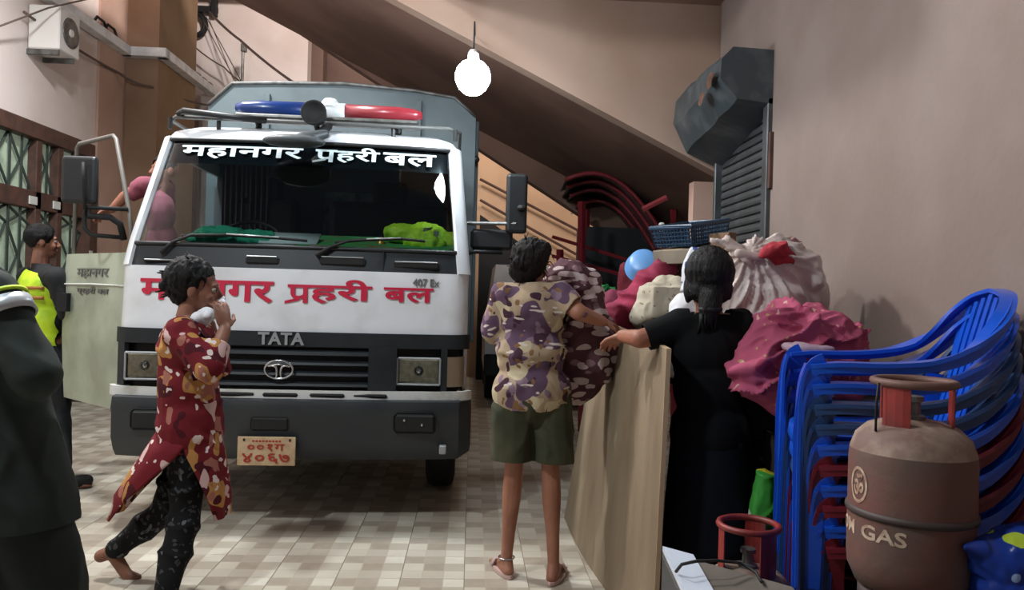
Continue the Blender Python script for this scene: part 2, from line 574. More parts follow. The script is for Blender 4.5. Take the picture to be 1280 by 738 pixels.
M_greencloth = mat('emerald_cloth', rgb(40, 150, 110), 0.8, bump=0.5, bscale=12, bdist=0.03)
M_greenrug = mat('green_dash_cover', rgb(64, 150, 76), 0.9, var=rgb(130, 100, 64), vscale=9, lo=0.5, hi=0.66)
M_paper = mat('paper', rgb(206, 206, 200), 0.7)
M_hivis = mat('hi_vis_yellow', rgb(196, 226, 40), 0.6, var=rgb(160, 200, 30), vscale=8)
M_hivis_o = mat('orange_brown_braid', rgb(150, 96, 40), 0.7)
M_reflect = mat('silver_reflective_tape', rgb(190, 196, 200), 0.35, 0.3)

M_skin = mat('warm_brown_skin', rgb(150, 98, 76), 0.55, var=rgb(138, 86, 66), vscale=9, spec=0.4)
M_skin_leg = mat('brown_skin', rgb(158, 108, 86), 0.55, var=rgb(140, 92, 72), vscale=7, spec=0.4)
M_skin_d = mat('deep_brown_skin', rgb(140, 94, 74), 0.55, var=rgb(112, 70, 52), vscale=9)
M_hair = mat('black_hair', rgb(10, 9, 10), 0.55, spec=0.25, bump=0.5, bscale=70, stretch=(4, 4, 0.6), bdist=0.012)
M_hair_b = mat('dark_brown_hair', rgb(20, 16, 15), 0.6, spec=0.2, bump=0.5, bscale=60, stretch=(3, 3, 0.8), bdist=0.012)
M_eye = mat('eye_white', rgb(150, 138, 128), 0.4)
M_iris = mat('dark_iris', rgb(24, 16, 12), 0.2)
M_lip = mat('lip', rgb(120, 66, 60), 0.5)
M_tee = mat('black_jersey', rgb(15, 16, 17), 0.9, spec=0.15)
M_navy = mat('navy_skirt_cloth', rgb(12, 14, 20), 0.9, var=rgb(15, 19, 27), vscale=8, spec=0.2)
M_olive = mat('olive_shorts_cloth', rgb(62, 62, 42), 0.9, var=rgb(52, 54, 36), vscale=8)
M_uniform = mat('dark_green_uniform', rgb(30, 42, 37), 0.85, var=rgb(24, 35, 31), vscale=4, bump=0.1, bscale=10)
M_uniform_b = mat('blue_grey_uniform', rgb(34, 42, 54), 0.8)
M_jacket = mat('black_jacket', rgb(20, 22, 24), 0.85)
M_pinkcloth = mat('pink_cloth', rgb(142, 74, 90), 0.9)
M_sandal = mat('pale_pink_sandal', rgb(188, 160, 152), 0.6)
M_sandal_d = mat('dusky_sandal', rgb(150, 116, 112), 0.6)
M_mask = mat('white_tissue', rgb(216, 216, 220), 0.8)

M_blouse = print_mat('beige_purple_blotch_print', rgb(164, 144, 120), [
    (rgb(92, 70, 90), 8, 0.58, 0.52, (1, 1, 1), 0.0),
    (rgb(128, 106, 122), 13, 0.44, 0.42, (1, 1, 1), 3.1),
    (rgb(190, 176, 146), 10, 0.40, 0.40, (1, 1, 1), 6.3),
    (rgb(66, 42, 54), 13, 0.40, 0.36, (1, 1, 1), 1.7),
    (rgb(124, 92, 62), 18, 0.30, 0.30, (1, 1, 1), 12.7),
    (rgb(206, 194, 184), 20, 0.26, 0.45, (.7, .7, 1.8), 9.7)], warp=0.4)
M_bundle = print_mat('maroon_leaf_print', rgb(82, 52, 58), [
    (rgb(128, 100, 106), 22, 0.42, 0.5, (0.62, 0.62, 1.3), 4.0),
    (rgb(192, 174, 174), 17, 0.44, 0.92, (0.62, 0.62, 1.45), 0.0)], warp=0.22)
M_kurta = print_mat('maroon_gold_flower_print', rgb(104, 26, 34), [
    (rgb(172, 124, 70), 9.5, 0.50, 0.46, (1, 1, .9), 0.0),
    (rgb(70, 20, 28), 11, 0.42, 0.42, (1, 1, 1), 2.2),
    (rgb(150, 96, 84), 13, 0.40, 0.36, (1, 1, .8), 7.2),
    (rgb(196, 164, 160), 13, 0.38, 0.34, (1, 1, .8), 5.2),
    (rgb(206, 190, 184), 26, 0.38, 0.24, (1, 1, 1), 8.8)], warp=0.45)
M_legging = print_mat('black_grey_paisley_print', rgb(16, 16, 17), [
    (rgb(92, 92, 94), 26, 0.30, 0.55, (1, 1, .6), 0.0),
    (rgb(60, 60, 62), 40, 0.36, 0.5, (1, 1, 1), 3.0)], warp=0.5)
M_sack_beige = print_mat('beige_sprigged_cloth', rgb(184, 174, 154), [
    (rgb(138, 128, 106), 34, 0.26, 0.5, (1, 1, 1), 0.0)], warp=0.5, bump=0.3)
M_bedding = print_mat('pink_sprigged_bedding', rgb(172, 82, 108), [
    (rgb(148, 58, 84), 9, 0.42, 0.5, (1, 1, 1), 0.0),
    (rgb(206, 164, 150), 26, 0.24, 0.22, (1, 1, 1), 2.0),
    (rgb(176, 150, 96), 30, 0.22, 0.18, (1, 1, 1), 5.0)], warp=0.4, bump=0.25)
M_bluebag = print_mat('blue_bag_yellow_leaves', rgb(28, 52, 130), [
    (rgb(170, 190, 60), 11, 0.42, 0.36, (.8, .8, 1.5), 0.4),
    (rgb(150, 176, 220), 20, 0.28, 0.30, (1, 1, 1), 4.0)], warp=0.3, rough=0.28)
M_bluewhite = print_mat('white_blue_print_bag', rgb(206, 208, 212), [
    (rgb(52, 76, 140), 22, 0.40, 0.55, (1, 1, 1), 0.0)], warp=0.5, rough=0.5)
M_greenbag = print_mat('green_printed_sack', rgb(64, 150, 62), [
    (rgb(190, 200, 190), 12, 0.34, 0.4, (1, 1, .6), 0.0),
    (rgb(190, 180, 50), 9, 0.4, 0.4, (1, 1, 1), 3.0)], warp=0.3, rough=0.3)
M_crimson = mat('crimson_cloth', rgb(146, 34, 66), 0.85, var=rgb(112, 26, 54), vscale=5, bump=0.3, bscale=12, bdist=0.02)
M_magenta = mat('magenta_maroon_cloth', rgb(112, 40, 62), 0.9, var=rgb(92, 34, 54), vscale=5)
M_whitesack = mat('off_white_cotton', rgb(214, 202, 196), 0.8, var=rgb(188, 170, 162), vscale=4, bump=0.2, bscale=18, bdist=0.01)
M_redcloth = mat('red_cloth', rgb(164, 44, 56), 0.85, bump=0.3, bscale=15)
M_basin = mat('blue_basin_plastic', rgb(96, 144, 196), 0.35)
M_basket = mat('teal_blue_basket_plastic', rgb(26, 58, 84), 0.4)
M_chair_b = mat('blue_chair_plastic', rgb(20, 78, 190), 0.28, coat=0.2)
M_chair_d = mat('faded_teal_chair_plastic', rgb(36, 66, 112), 0.4)
M_chair_r = mat('maroon_chair_plastic', rgb(110, 26, 40), 0.4)
M_cyl = mat('scuffed_red_cylinder_paint', rgb(108, 66, 57), 0.65, var=rgb(90, 76, 68), vscale=5, bump=0.12, bscale=30, lo=0.38, hi=0.62)
M_cyl_top = mat('dusty_dome_paint', rgb(148, 128, 112), 0.7, var=rgb(110, 84, 74), vscale=12)
M_cylband = mat('grimy_weld_band', rgb(62, 50, 46), 0.6)
M_cylred = mat('red_oxide_paint', rgb(136, 40, 34), 0.5, var=rgb(108, 34, 30), vscale=12)
M_cyltext = mat('faded_cream_stencil', rgb(188, 168, 146), 0.7, var=rgb(150, 118, 100), vscale=30)
M_cabinet_top = mat('dusty_grey_top', rgb(112, 104, 94), 0.6, var=rgb(92, 86, 76), vscale=5)
M_cabinet = mat('dark_grey_cabinet_side', rgb(56, 58, 60), 0.5)
M_whitestrip = mat('white_trim_strip', rgb(196, 204, 216), 0.4)
M_carton = mat('grey_brown_carton', rgb(132, 122, 106), 0.8, var=rgb(112, 104, 90), vscale=5)
M_wood = mat('raw_plank', rgb(120, 92, 66), 0.75, var=rgb(94, 70, 50), vscale=4, stretch=(1, 4, 4))
M_darkwood = mat('dark_table_wood', rgb(50, 40, 36), 0.6)
M_darkcloth = mat('dark_charcoal_cloth', rgb(40, 34, 36), 0.9)

# ================================================================ the setting
WX = 1.74      # right wall plane
LX = -4.4      # left wall plane
def struct(name, mb, m, parent=None, world=True, smooth=False, label=None):
    o = mb.part(name, m, parent, world=(parent is not None), smooth=smooth, label=label)
    if parent is None:
        o['kind'] = 'structure'
        WM[o.name] = Matrix.Identity(4)
    return o

# floor: bed with individual tiles proud of it
floor = struct('floor', MB().boxpp((-6.0, -3.0, -0.12), (3.4, 13.5, -0.008)), M_floor)
def tile_mesh(w):
    b = MB(); h = w / 2; c = 0.0015
    b.grid([[(-h, -h, -0.008), (h, -h, -0.008), (h, h, -0.008), (-h, h, -0.008)],
            [(-h, -h, -c), (h, -h, -c), (h, h, -c), (-h, h, -c)],
            [(-h + c, -h + c, 0), (h - c, -h + c, 0), (h - c, h - c, 0), (-h + c, h - c, 0)]], closed=True)
    vs = b.bm.verts[:]
    b.bm.verts.ensure_lookup_table()
    b.bm.faces.new([b.bm.verts[i] for i in (8, 9, 10, 11)])
    return b.mesh()
tile_me = tile_mesh(0.2984)
tile_me.materials.append(M_tile)
inv = CAM_M.inverted()
cand = []
for i in range(-20, 12):
    for j in range(-10, 45):
        x, y = i * 0.3 + 0.15, j * 0.3 + 0.15
        q = inv @ Vector((x, y, 0))
        vis = False
        if q.z < -0.5:
            px = 640 + q.x / -q.z * FPX; py = 369 - q.y / -q.z * FPX
            under_truck = (-2.1 < x < -0.45 and 5.4 < y < 10.5)
            behind_board = x > 0.9 + 0.02 * y
            vis = -30 < px < 1310 and py < 790 and not under_truck and not behind_board
        cand.append((not vis, (x * x + y * y), x, y))
cand.sort()
n_t = 0
stuffb = MB()
for k, (nv, d2, x, y) in enumerate(cand):
    if not nv and n_t < 290:
        o = bpy.data.objects.new('tile', tile_me)
        o.location = (x, y, 0.0005 * rnd.uniform(-1, 1))
        link(o, floor); n_t += 1
    else:
        h = 0.1492
        stuffb._add([(x - h, y - h, -.006), (x + h, y - h, -.006), (x + h, y + h, -.006), (x - h, y + h, -.006),
                     (x - h + .003, y - h + .003, 0), (x + h - .003, y - h + .003, 0), (x + h - .003, y + h - .003, 0), (x - h + .003, y + h - .003, 0)],
                    [(4, 5, 6, 7), (0, 1, 5, 4), (1, 2, 6, 5), (2, 3, 7, 6), (3, 0, 4, 7)])
far = stuffb.part('far_tiles', M_tile, floor, smooth=False)
far['kind'] = 'stuff'

# right wall with a narrow shop opening closed by a rolling shutter
sh_n, sh_f = 4.40, 5.36
b = MB()
b.boxpp((WX, -3.0, 0), (WX + 0.25, sh_n, 6.5))
b.boxpp((WX, sh_n, 2.84), (WX + 0.25, 5.40, 6.5))
b.boxpp((WX + 0.12, sh_n, 0), (WX + 0.25, 5.40, 2.9))
struct('wall_right', b, M_wall_r)

# rolling shutter
t = thing('rolling_shutter', 'grey ribbed rolling shutter with dented metal box on the right wall', 'shutter', (WX, sh_n, 0))
slat_b = MB()
prof = [(0.0, 0.0), (-0.008, 0.004), (-0.013, 0.020), (-0.011, 0.038), (0.0, 0.048), (0.010, 0.048), (0.010, 0.0)]
slat_b.prism([(x, z) for x, z in prof], 0.0, sh_f - sh_n - 0.07, 'y')
slat_me = slat_b.mesh(); slat_me.materials.append(M_slat)
for k in range(45):
    o = bpy.data.objects.new('slat', slat_me); o.location = (0.03, 0.075, 0.02 + k * 0.0555); link(o, t)
b = MB(); b.boxpp((-0.03, 0.0, 0), (0.04, 0.075, 2.56), 0.006); b.part('guide_rail', M_slat, t)
b = MB(); b.boxpp((-0.03, sh_f - sh_n - 0.01, 0), (0.04, sh_f - sh_n + 0.03, 2.56), 0.006); b.part('guide_rail', M_slat, t)
L = sh_f - sh_n + 0.05
hexp = [(0.02, 1.49), (-0.24, 1.51), (-0.32, 1.42), (-0.32, 1.31), (-0.22, 1.19), (0.02, 1.17)]
rows = []
NY = 14
for i in range(NY + 1):
    y = L * i / NY
    r = []
    for j, (x, z) in enumerate(hexp):
        n1 = noise.noise(Vector((j * 1.7, y * 4.2, 3.1))) * 0.030
        dz = noise.noise(Vector((j * 2.7, y * 3.1, 9.1))) * 0.026
        if j in (0, 5): n1 = dz = 0
        sag = {3: -0.05, 4: -0.13, 5: -0.22}.get(j, 0) * (i / NY)
        r.append((x + n1, y, z + 1.35 + dz + sag))
    rows.append(r)
b = MB(); b.grid(rows, closed=True)
b.bm.verts.ensure_lookup_table()
b.bm.faces.new([b.bm.verts[i] for i in range(6)])
b.bm.faces.new([b.bm.verts[NY * 6 + i] for i in range(6)])
b.bm.faces.ensure_lookup_table()
hood = b.part('hood', M_shbox, t, label='dented blue-grey shutter hood with rust streaks')
b = MB(); b.tube([(-0.09, 0.03, 2.66), (-0.09, L - .04, 2.60)], 0.11, 20); b.part('shutter_roll', M_slat, t, smooth=True)
b = MB()
for (y, z, s) in ((0.10, 2.67, 0.07), (0.26, 2.60, 0.06)):
    pts = [(-0.345 - .002 * k, y + s * math.cos(a) * (1 + .4 * math.sin(3 * a)), z + s * .7 * math.sin(a)) for k, a in enumerate([2 * PI * i / 9 for i in range(9)])]
    vs = [b.bm.verts.new(p) for p in pts]; b.bm.faces.new(vs)
b.part('rust_patch', M_rust, t)
b = MB(); b.boxpp((-0.02, -0.03, 2.02), (0.01, 0.0, 2.35)); b.part('side_bracket', M_frame, t)

# pale corner post past the shutter
b = MB(); b.boxpp((1.635, 5.62, 0), (1.82, 5.74, 2.24)); struct('trim_1', b, M_wall_l2)
b = MB(); b.boxpp((-0.35, 3.9, 3.50), (1.74, 5.45, 3.75)); struct('ceiling_landing', b, M_soffit)  # landing slab, stretched leftwards so that it shades the parapet corner

# stair flight crossing the yard: parapet face, sloping soffit, second stepped beam
def diag(Y, pA, pB, x0, x1):
    a = YP(pA[0], pA[1], Y); c = YP(pB[0], pB[1], Y)
    s = (c.z - a.z) / (c.x - a.x)
    f = lambda x: a.z + s * (x - a.x)
    return f, s
YN = 5.45
f1, s1 = diag(YN, (495, 0), (885, 210), -3, 3)
b = MB()
b.prism([(-3.4, f1(-3.4)), (3.3, f1(3.3)), (3.3, f1(3.3) + 3.2), (-3.4, f1(-3.4) + 3.2)], YN, YN + 0.14, 'y')
struct('wall_stair_parapet', b, M_stair)
b = MB()
b.prism([(-3.4, f1(-3.4) + 0.10), (3.3, f1(3.3) + 0.10), (3.3, f1(3.3) + 0.26), (-3.4, f1(-3.4) + 0.26)], YN + 0.14, 8.7, 'y')
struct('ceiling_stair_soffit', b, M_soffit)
f2, s2 = diag(8.7, (605, 190), (715, 262), -3, 3)
b = MB()
b.prism([(-3.4, f2(-3.4)), (3.3, f2(3.3)), (3.3, f2(3.3) + 0.9), (-3.4, f2(-3.4) + 0.9)], 8.7, 8.9, 'y')
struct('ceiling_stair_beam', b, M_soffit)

# far walls
b = MB(); b.boxpp((-6.0, 11.5, 0), (-2.55, 11.75, 6.0)); struct('wall_back_left', b, M_wall_l)
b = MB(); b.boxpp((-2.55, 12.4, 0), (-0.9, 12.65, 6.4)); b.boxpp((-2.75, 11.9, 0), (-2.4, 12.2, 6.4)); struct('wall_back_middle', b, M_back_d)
b = MB(); b.boxpp((-0.95, 12.4, 0), (3.4, 12.65, 6.4)); struct('wall_back_right', b, M_back)
b = MB(); b.boxpp((-4.6, 11.1, 5.62), (2.0, 12.5, 5.8)); struct('ceiling_back_slab', b, M_beam)
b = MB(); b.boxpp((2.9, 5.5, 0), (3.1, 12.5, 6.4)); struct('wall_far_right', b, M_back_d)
# handrail of the far stair, two tubes and its sloping kerb
t = thing('stair_handrail', 'two thin brown handrail tubes rising along the far ochre wall', 'handrail', (0, 12.3, 0))
for (a, c) in (((600, 224), (745, 300)), ((600, 250), (720, 318))):
    A = YP(*a, 12.25); B_ = YP(*c, 12.25)
    MB().tube([A, B_], 0.022, 8).part('rail_tube', M_frame, t, world=True)
b = MB()
A = YP(600, 270, 12.2); B_ = YP(668, 318, 12.2)
b.prism([(A.x, A.z), (B_.x, B_.z), (B_.x, 0), (A.x, 0)], 12.0, 12.3, 'y')
b.part('kerb', M_black, t, world=True)

# left wall: lintel wall above the gate, pilaster
b = MB()
b.boxpp((LX - 0.25, -3.0, 2.92), (LX, 9.0, 7.0))
b.boxpp((LX - 0.25, 9.0, 0), (LX, 11.6, 7.0))
b.boxpp((LX - 0.25, -3.0, 0), (LX, 5.2, 3.0))
struct('wall_left', b, M_wall_l)
b = MB(); b.boxpp((LX, 9.02, 0), (LX + 0.03, 9.70, 7.0)); struct('trim_3', b, M_wall_l2)
b = MB(); b.boxpp((LX, 9.72, 0), (LX + 0.42, 10.95, 7.0)); struct('wall_left_pilaster', b, M_pil)
b = MB(); b.boxpp((LX + 0.002, 9.69, 0), (LX + 0.418, 9.72, 7.0)); struct('trim_4', b, M_pil2)
b = MB(); b.boxpp((LX, 10.96, 0), (LX + 0.42, 11.12, 3.9)); struct('trim_5', b, M_frame)

# glazed folding gate in the left wall
g = thing('folding_gate', 'brown framed gate with greenish panes behind crossed bars', 'gate', (LX, 5.2, 0))
def gate_bar(a, c, name='frame_bar', m=M_frame):
    MB().boxpp(a, c, 0.006).part(name, m, g, world=True)
gate_bar((LX - 0.22, 5.2, 2.78), (LX + 0.02, 9.0, 2.94))
gate_bar((LX - 0.12, 5.2, 2.08), (LX + 0.0, 8.95, 2.26))
for y in (5.25, 6.15, 7.05, 7.92, 8.32, 8.9):
    gate_bar((LX - 0.12, y - 0.05, 0), (LX + 0.0, y + 0.05, 2.8))
gate_bar((LX - 0.06, 8.86, 0), (LX + 0.05, 9.04, 2.55), 'jamb')
for y0, y1 in ((5.3, 6.1), (6.2, 7.0), (7.1, 7.87), (7.97, 8.27), (8.37, 8.85)):
    for z0, z1 in ((0.05, 2.08), (2.26, 2.78)):
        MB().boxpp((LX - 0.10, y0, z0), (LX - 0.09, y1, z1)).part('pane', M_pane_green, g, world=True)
        lo_, hi_ = z0, z1
        nx = 2 if y1 - y0 > 0.6 else 1
        wst = (y1 - y0) / nx
        zz = lo_
        while zz < hi_ - 0.1:
            ze = min(hi_, zz + 0.62)
            for i in range(nx):
                ya, yb = y0 + i * wst, y0 + (i + 1) * wst
                MB().tube([(LX - 0.06, ya, zz), (LX - 0.06, yb, ze)], 0.014, 6).part('cross_bar', M_grille_bar, g, world=True)
                MB().tube([(LX - 0.05, yb, zz), (LX - 0.05, ya, ze)], 0.014, 6).part('cross_bar', M_grille_bar, g, world=True)
            zz += 0.62
        for i in range(1, 2 * nx):
            yy = y0 + (y1 - y0) * i / (2 * nx)
            MB().boxpp((LX - 0.045, yy - 0.012, z0), (LX - 0.03, yy + 0.012, z1)).part('upright_bar', M_grille_bar, g, world=True)
for y in (7.75, 8.18):
    MB().boxpp((LX + 0.0, y, 2.12), (LX + 0.012, y + 0.13, 2.2)).part('sticker', M_paper, g, world=True)
MB().boxpp((LX + 0.05, 8.86, 1.45), (LX + 0.055, 8.93, 1.72)).part('sticker', M_paper, g, world=True)

# cable tray along the left wall, stepping round the pilaster
t = thing('cable_tray', 'galvanised cable tray running along the left wall and round the pilaster', 'cable tray', (LX, 9, 4.3))
for a, c in (((LX + 0.02, 3.0, 4.16), (LX + 0.14, 9.62, 4.27)), ((LX + 0.02, 9.55, 4.16), (LX + 0.56, 9.68, 4.27)),
             ((LX + 0.43, 9.60, 4.16), (LX + 0.56, 11.4, 4.27))):
    b = MB(); b.boxpp(a, c, 0.004); b.part('tray_run', M_white_metal, t, world=True)
for i in range(5):
    y = 10.2 + i * 0.24
    MB().boxpp((LX + 0.45, y, 4.27), (LX + 0.54, y + 0.14, 4.30)).part('lid_clip', M_steel, t, world=True)
for y in (8.65, 8.9):
    MB().tube([(LX + 0.1, y, 4.2), (LX + 0.12, y + 0.1, 4.34), (LX + 0.1, y + 0.3, 4.35), (LX + 0.1, y + 0.4, 4.25)], 0.016, 6).part('cable_loop', M_cable, t, world=True)
# air conditioner unit
t = thing('air_conditioner', 'white outdoor air conditioner unit hung on the upper left wall', 'air conditioner', (LX + .2, 7.4, 3.8))
AY = 0.34
A = (LX + 0.02, 7.28 + AY, 3.62); B_ = (LX + 0.32, 7.66 + AY, 4.05)
MB().boxpp(A, B_, 0.012).part('casing', M_ac, t, world=True)
Mx = Matrix.Translation((LX + 0.322, 7.48 + AY, 3.84)) @ Matrix.Rotation(R(90), 4, 'Y')
MB().lathe([(0.0, 0.004), (0.13, 0.004), (0.145, 0.010), (0.15, 0.0)], n=24, M=Mx).part('fan_grille', M_steel, t, world=True)
MB().lathe([(0.0, 0.02), (0.035, 0.018), (0.04, 0.0)], n=16, M=Mx).part('fan_hub', M_ac, t, world=True)
MB().boxpp((LX, 7.30 + AY, 3.57), (LX + 0.30, 7.33 + AY, 3.62)).part('bracket', M_steel, t, world=True)
MB().boxpp((LX, 7.58 + AY, 3.57), (LX + 0.30, 7.61 + AY, 3.62)).part('bracket', M_steel, t, world=True)

# cables on the left
def cable(name, label, pts, r, m, sag=0.0, group=None):
    pts = [Vector(p) for p in pts]
    out = []
    for a, c in zip(pts[:-1], pts[1:]):
        for k in range(8):
            u = k / 8.0
            p = a.lerp(c, u); p.z -= sag * 4 * u * (1 - u); out.append(p)
    out.append(pts[-1])
    o = MB().tube(out, r, 6).part(name, m, None, smooth=True)
    return tag(o, label, 'cable', group)
cable('wall_cable', 'thin brown cable swagged across the pilaster below the cable tray', [P(30, 15, 7.2), P(150, 92, 9.2), P(188, 108, 9.4), P(262, 132, 11.2)], 0.014, M_cable2, 0.03)
cable('wall_cable', 'thick brown cable from bracket down right to truck box', [P(262, 15, 9.6), P(300, 50, 9.4), P(368, 104, 8.6)], 0.016, M_cable2, 0.02)
cable('wall_cable', 'long dark wire rising across the top of the air conditioner', [P(-20, 40, 6.6), P(60, 10, 7.2), P(140, -8, 8)], 0.009, M_cable2, 0.0)
wire_words = ['steepest, nearest the pilaster', 'second from the pilaster', 'third from the pilaster', 'lying closest to the steepest one']
for k, (a, c) in enumerate((((250, 18), (296, 104)), ((254, 14), (305, 108)), ((262, 26), (292, 100)), ((256, 18), (300, 98)))):
    cable('drop_wire', 'thin drop wire under the dark bracket, ' + wire_words[k], [P(a[0], a[1], 11.18), P(c[0], c[1], 10.9)], 0.006, M_cable2, 0.0, 'drop wires below the bracket')
cable('wall_cable', 'slack wire from pilaster edge to the middle of the drop wires', [P(234, 50, 11.0), P(280, 84, 11.0), P(312, 108, 11.0)], 0.012, M_cable2, 0.03)
t = thing('wire_bracket', 'dark bracket with coiled black cable at the top of pilaster', 'bracket', P(254, 15, 11.2))
MB().box(P(256, 12, 11.2), (0.38, 0.06, 0.10), bevel=0.01).part('arm', M_black, t, world=True)
MB().box(P(268, 10, 11.2), (0.08, 0.10, 0.26), bevel=0.01).part('insulator', M_black, t, world=True)
c0 = P(244, 30, 11.15)
for k in range(3):
    MB().tube([c0 + Vector((math.cos(a) * (0.13 + .012 * k), 0.02 * k, math.sin(a) * (0.15 + .01 * k))) for a in [2 * PI * i / 20 for i in range(20)]], 0.022, 8, closed=True).part('cable_coil', M_black, t, world=True, smooth=True)
t = thing('antenna_post', 'short pole with small box standing before the white back wall', 'post', P(304, 110, 10.8))
ap = P(304, 58, 10.8)
MB().tube([(ap.x, ap.y, 0.0), ap], 0.02, 8).part('pole', M_steel, t, world=True)
MB().box(P(305, 60, 10.8), (0.08, 0.06, 0.12), bevel=0.01).part('box', M_steel, t, world=True)

# the bright bulb hung from the parapet in front of the truck
LP = P(591, 97, 4.45)
t = thing('hanging_bulb', 'bright white bulb hanging above the truck cab on a thin wire', 'lamp', LP)
MB().lathe([(0.0, -0.105), (0.045, -0.096), (0.08, -0.066), (0.10, -0.025), (0.104, 0.012), (0.094, 0.05), (0.065, 0.085), (0.034, 0.10), (0.0, 0.10)], n=28).part('globe', glow('lit_bulb', (0.80, 0.92, 1.0, 1), 62.0), t, smooth=True)
MB().lathe([(0.0, 0.16), (0.022, 0.16), (0.032, 0.14), (0.034, 0.098), (0.0, 0.098)], n=16).part('holder', M_ac, t, smooth=True)
q = Vector((LP.x, YN - 0.01, f1(LP.x) + 0.05)) - LP
MB().tube([(0, 0, 0.15), (q.x * .15, q.y * .25, 0.15 + q.z * .45), (q.x * .6, q.y * .7, q.z * .86), tuple(q)], 0.006, 6).part('wire', M_cable, t, smooth=True)

# red steel canopy frame with curved sheets, far behind the board
t = thing('arched_canopy', 'maroon steel arched canopy frame stacked with curved corrugated sheets', 'canopy', P(780, 300, 8.0))
def arcpts(x0, y0, x1, y1, D, h, n=12, dx=0.0):
    A = P(x0, y0, D); B2 = P(x1, y1, D)
    return [A.lerp(B2, i / n) + Vector((0, 0, h * math.sin(PI * (0.12 + 0.88 * i / n)) )) for i in range(n + 1)]
for k, (x0, y0, x1, y1, D, h) in enumerate(((706, 246, 850, 330, 7.6, 0.46), (708, 254, 838, 330, 7.9, 0.44), (712, 262, 826, 326, 8.2, 0.40), (720, 272, 815, 322, 8.5, 0.34))):
    pts = arcpts(x0, y0, x1, y1, D, h)
    rows = [[p for p in pts], [p + Vector((0.05, 0.9, 0.0)) for p in pts]]
    b = MB(); b.grid(rows)
    b.part('curved_sheet', M_corr, t, world=True, smooth=True)
    MB().tube(pts, 0.022, 8).part('arch_tube', M_redsteel, t, world=True, smooth=True)
for x, y0, y1, D in ((727, 252, 420, 7.5), (733, 262, 400, 8.4), (700, 312, 420, 7.9)):
    MB().tube([P(x, y0, D), G(x, 369 + 1.35 * 950 / D)], 0.038, 4).part('post', M_redsteel, t, world=True)
for y0, y1 in ((296, 320), (320, 340)):
    MB().tube([P(690, y0, 7.9), P(800, y1 + 10, 7.9)], 0.02, 6).part('brace', M_redsteel, t, world=True)
for i in range(7):
    x = 738 + i * 13
    MB().tube([P(x, 284, 8.8), P(x, 380, 8.8)], 0.012, 6).part('upright', M_redsteel, t, world=True)
MB().tube([P(803, 262, 7.0), P(833, 247, 7.0)], 0.028, 6).part('loose_tube', mat('pinkish_red_tube', rgb(172, 70, 76), 0.5), t, world=True)
MB().tube([P(842, 262, 7.6), G(842, 530)], 0.035, 6).part('post', M_redsteel, t, world=True)
MB().box(P(764, 328, 8.6), (0.75, 0.4, 0.75)).part('dark_panel', M_dark, t, world=True)
# white van parked far behind
V = P(622, 345, 9.3)
t = thing('white_van', 'white van parked far behind beside the police truck', 'van', (V.x + 0.72, V.y, 0))
b = MB(); b.grid([[(-.85, 0.0, .35), (.85, 0, .35), (.85, 0.0, 1.0), (.80, .35, 1.12), (.72, .8, 1.75), (-.72, .8, 1.75), (-.80, .35, 1.12), (-.85, 0, 1.0)],
        [(-.85, 2.6, .35), (.85, 2.6, .35), (.85, 2.6, 1.0), (.80, 2.6, 1.12), (.72, 2.5, 1.75), (-.72, 2.5, 1.75), (-.80, 2.6, 1.12), (-.85, 2.6, 1.0)]], closed=True)
b.bm.verts.ensure_lookup_table(); b.bm.faces.new([b.bm.verts[i] for i in range(8)]); b.bm.faces.new([b.bm.verts[i] for i in range(8, 16)])
b.part('body', M_cabwhite, t)
MB().grid([[(-.7, .36, 1.16), (.7, .36, 1.16)], [(-.64, .78, 1.70), (.64, .78, 1.70)]]).part('windscreen', M_glass_band, t)
MB().boxpp((-.86, -.06, .35), (.86, .04, .62), 0.02).part('bumper', M_cabblack, t)
for s in (-1, 1):
    MB().boxpp((s * .58 - .13, -.03, .72), (s * .58 + .13, .02, .88), 0.02).part('headlight', M_reflector, t)
    for y in (.6, 2.1):
        MB().lathe([(0, -.1), (.2, -.1), (.3, -.09), (.31, 0), (.3, .09), (.2, .1), (0, .1)], n=20, M=Matrix.Translation((s * .74, y, .31)) @ Matrix.Rotation(R(90), 4, 'Y')).part('wheel', M_rubber, t)
MB().boxpp((-.45, -.04, .68), (.45, .01, .86), .01).part('grille', M_cabblack, t)

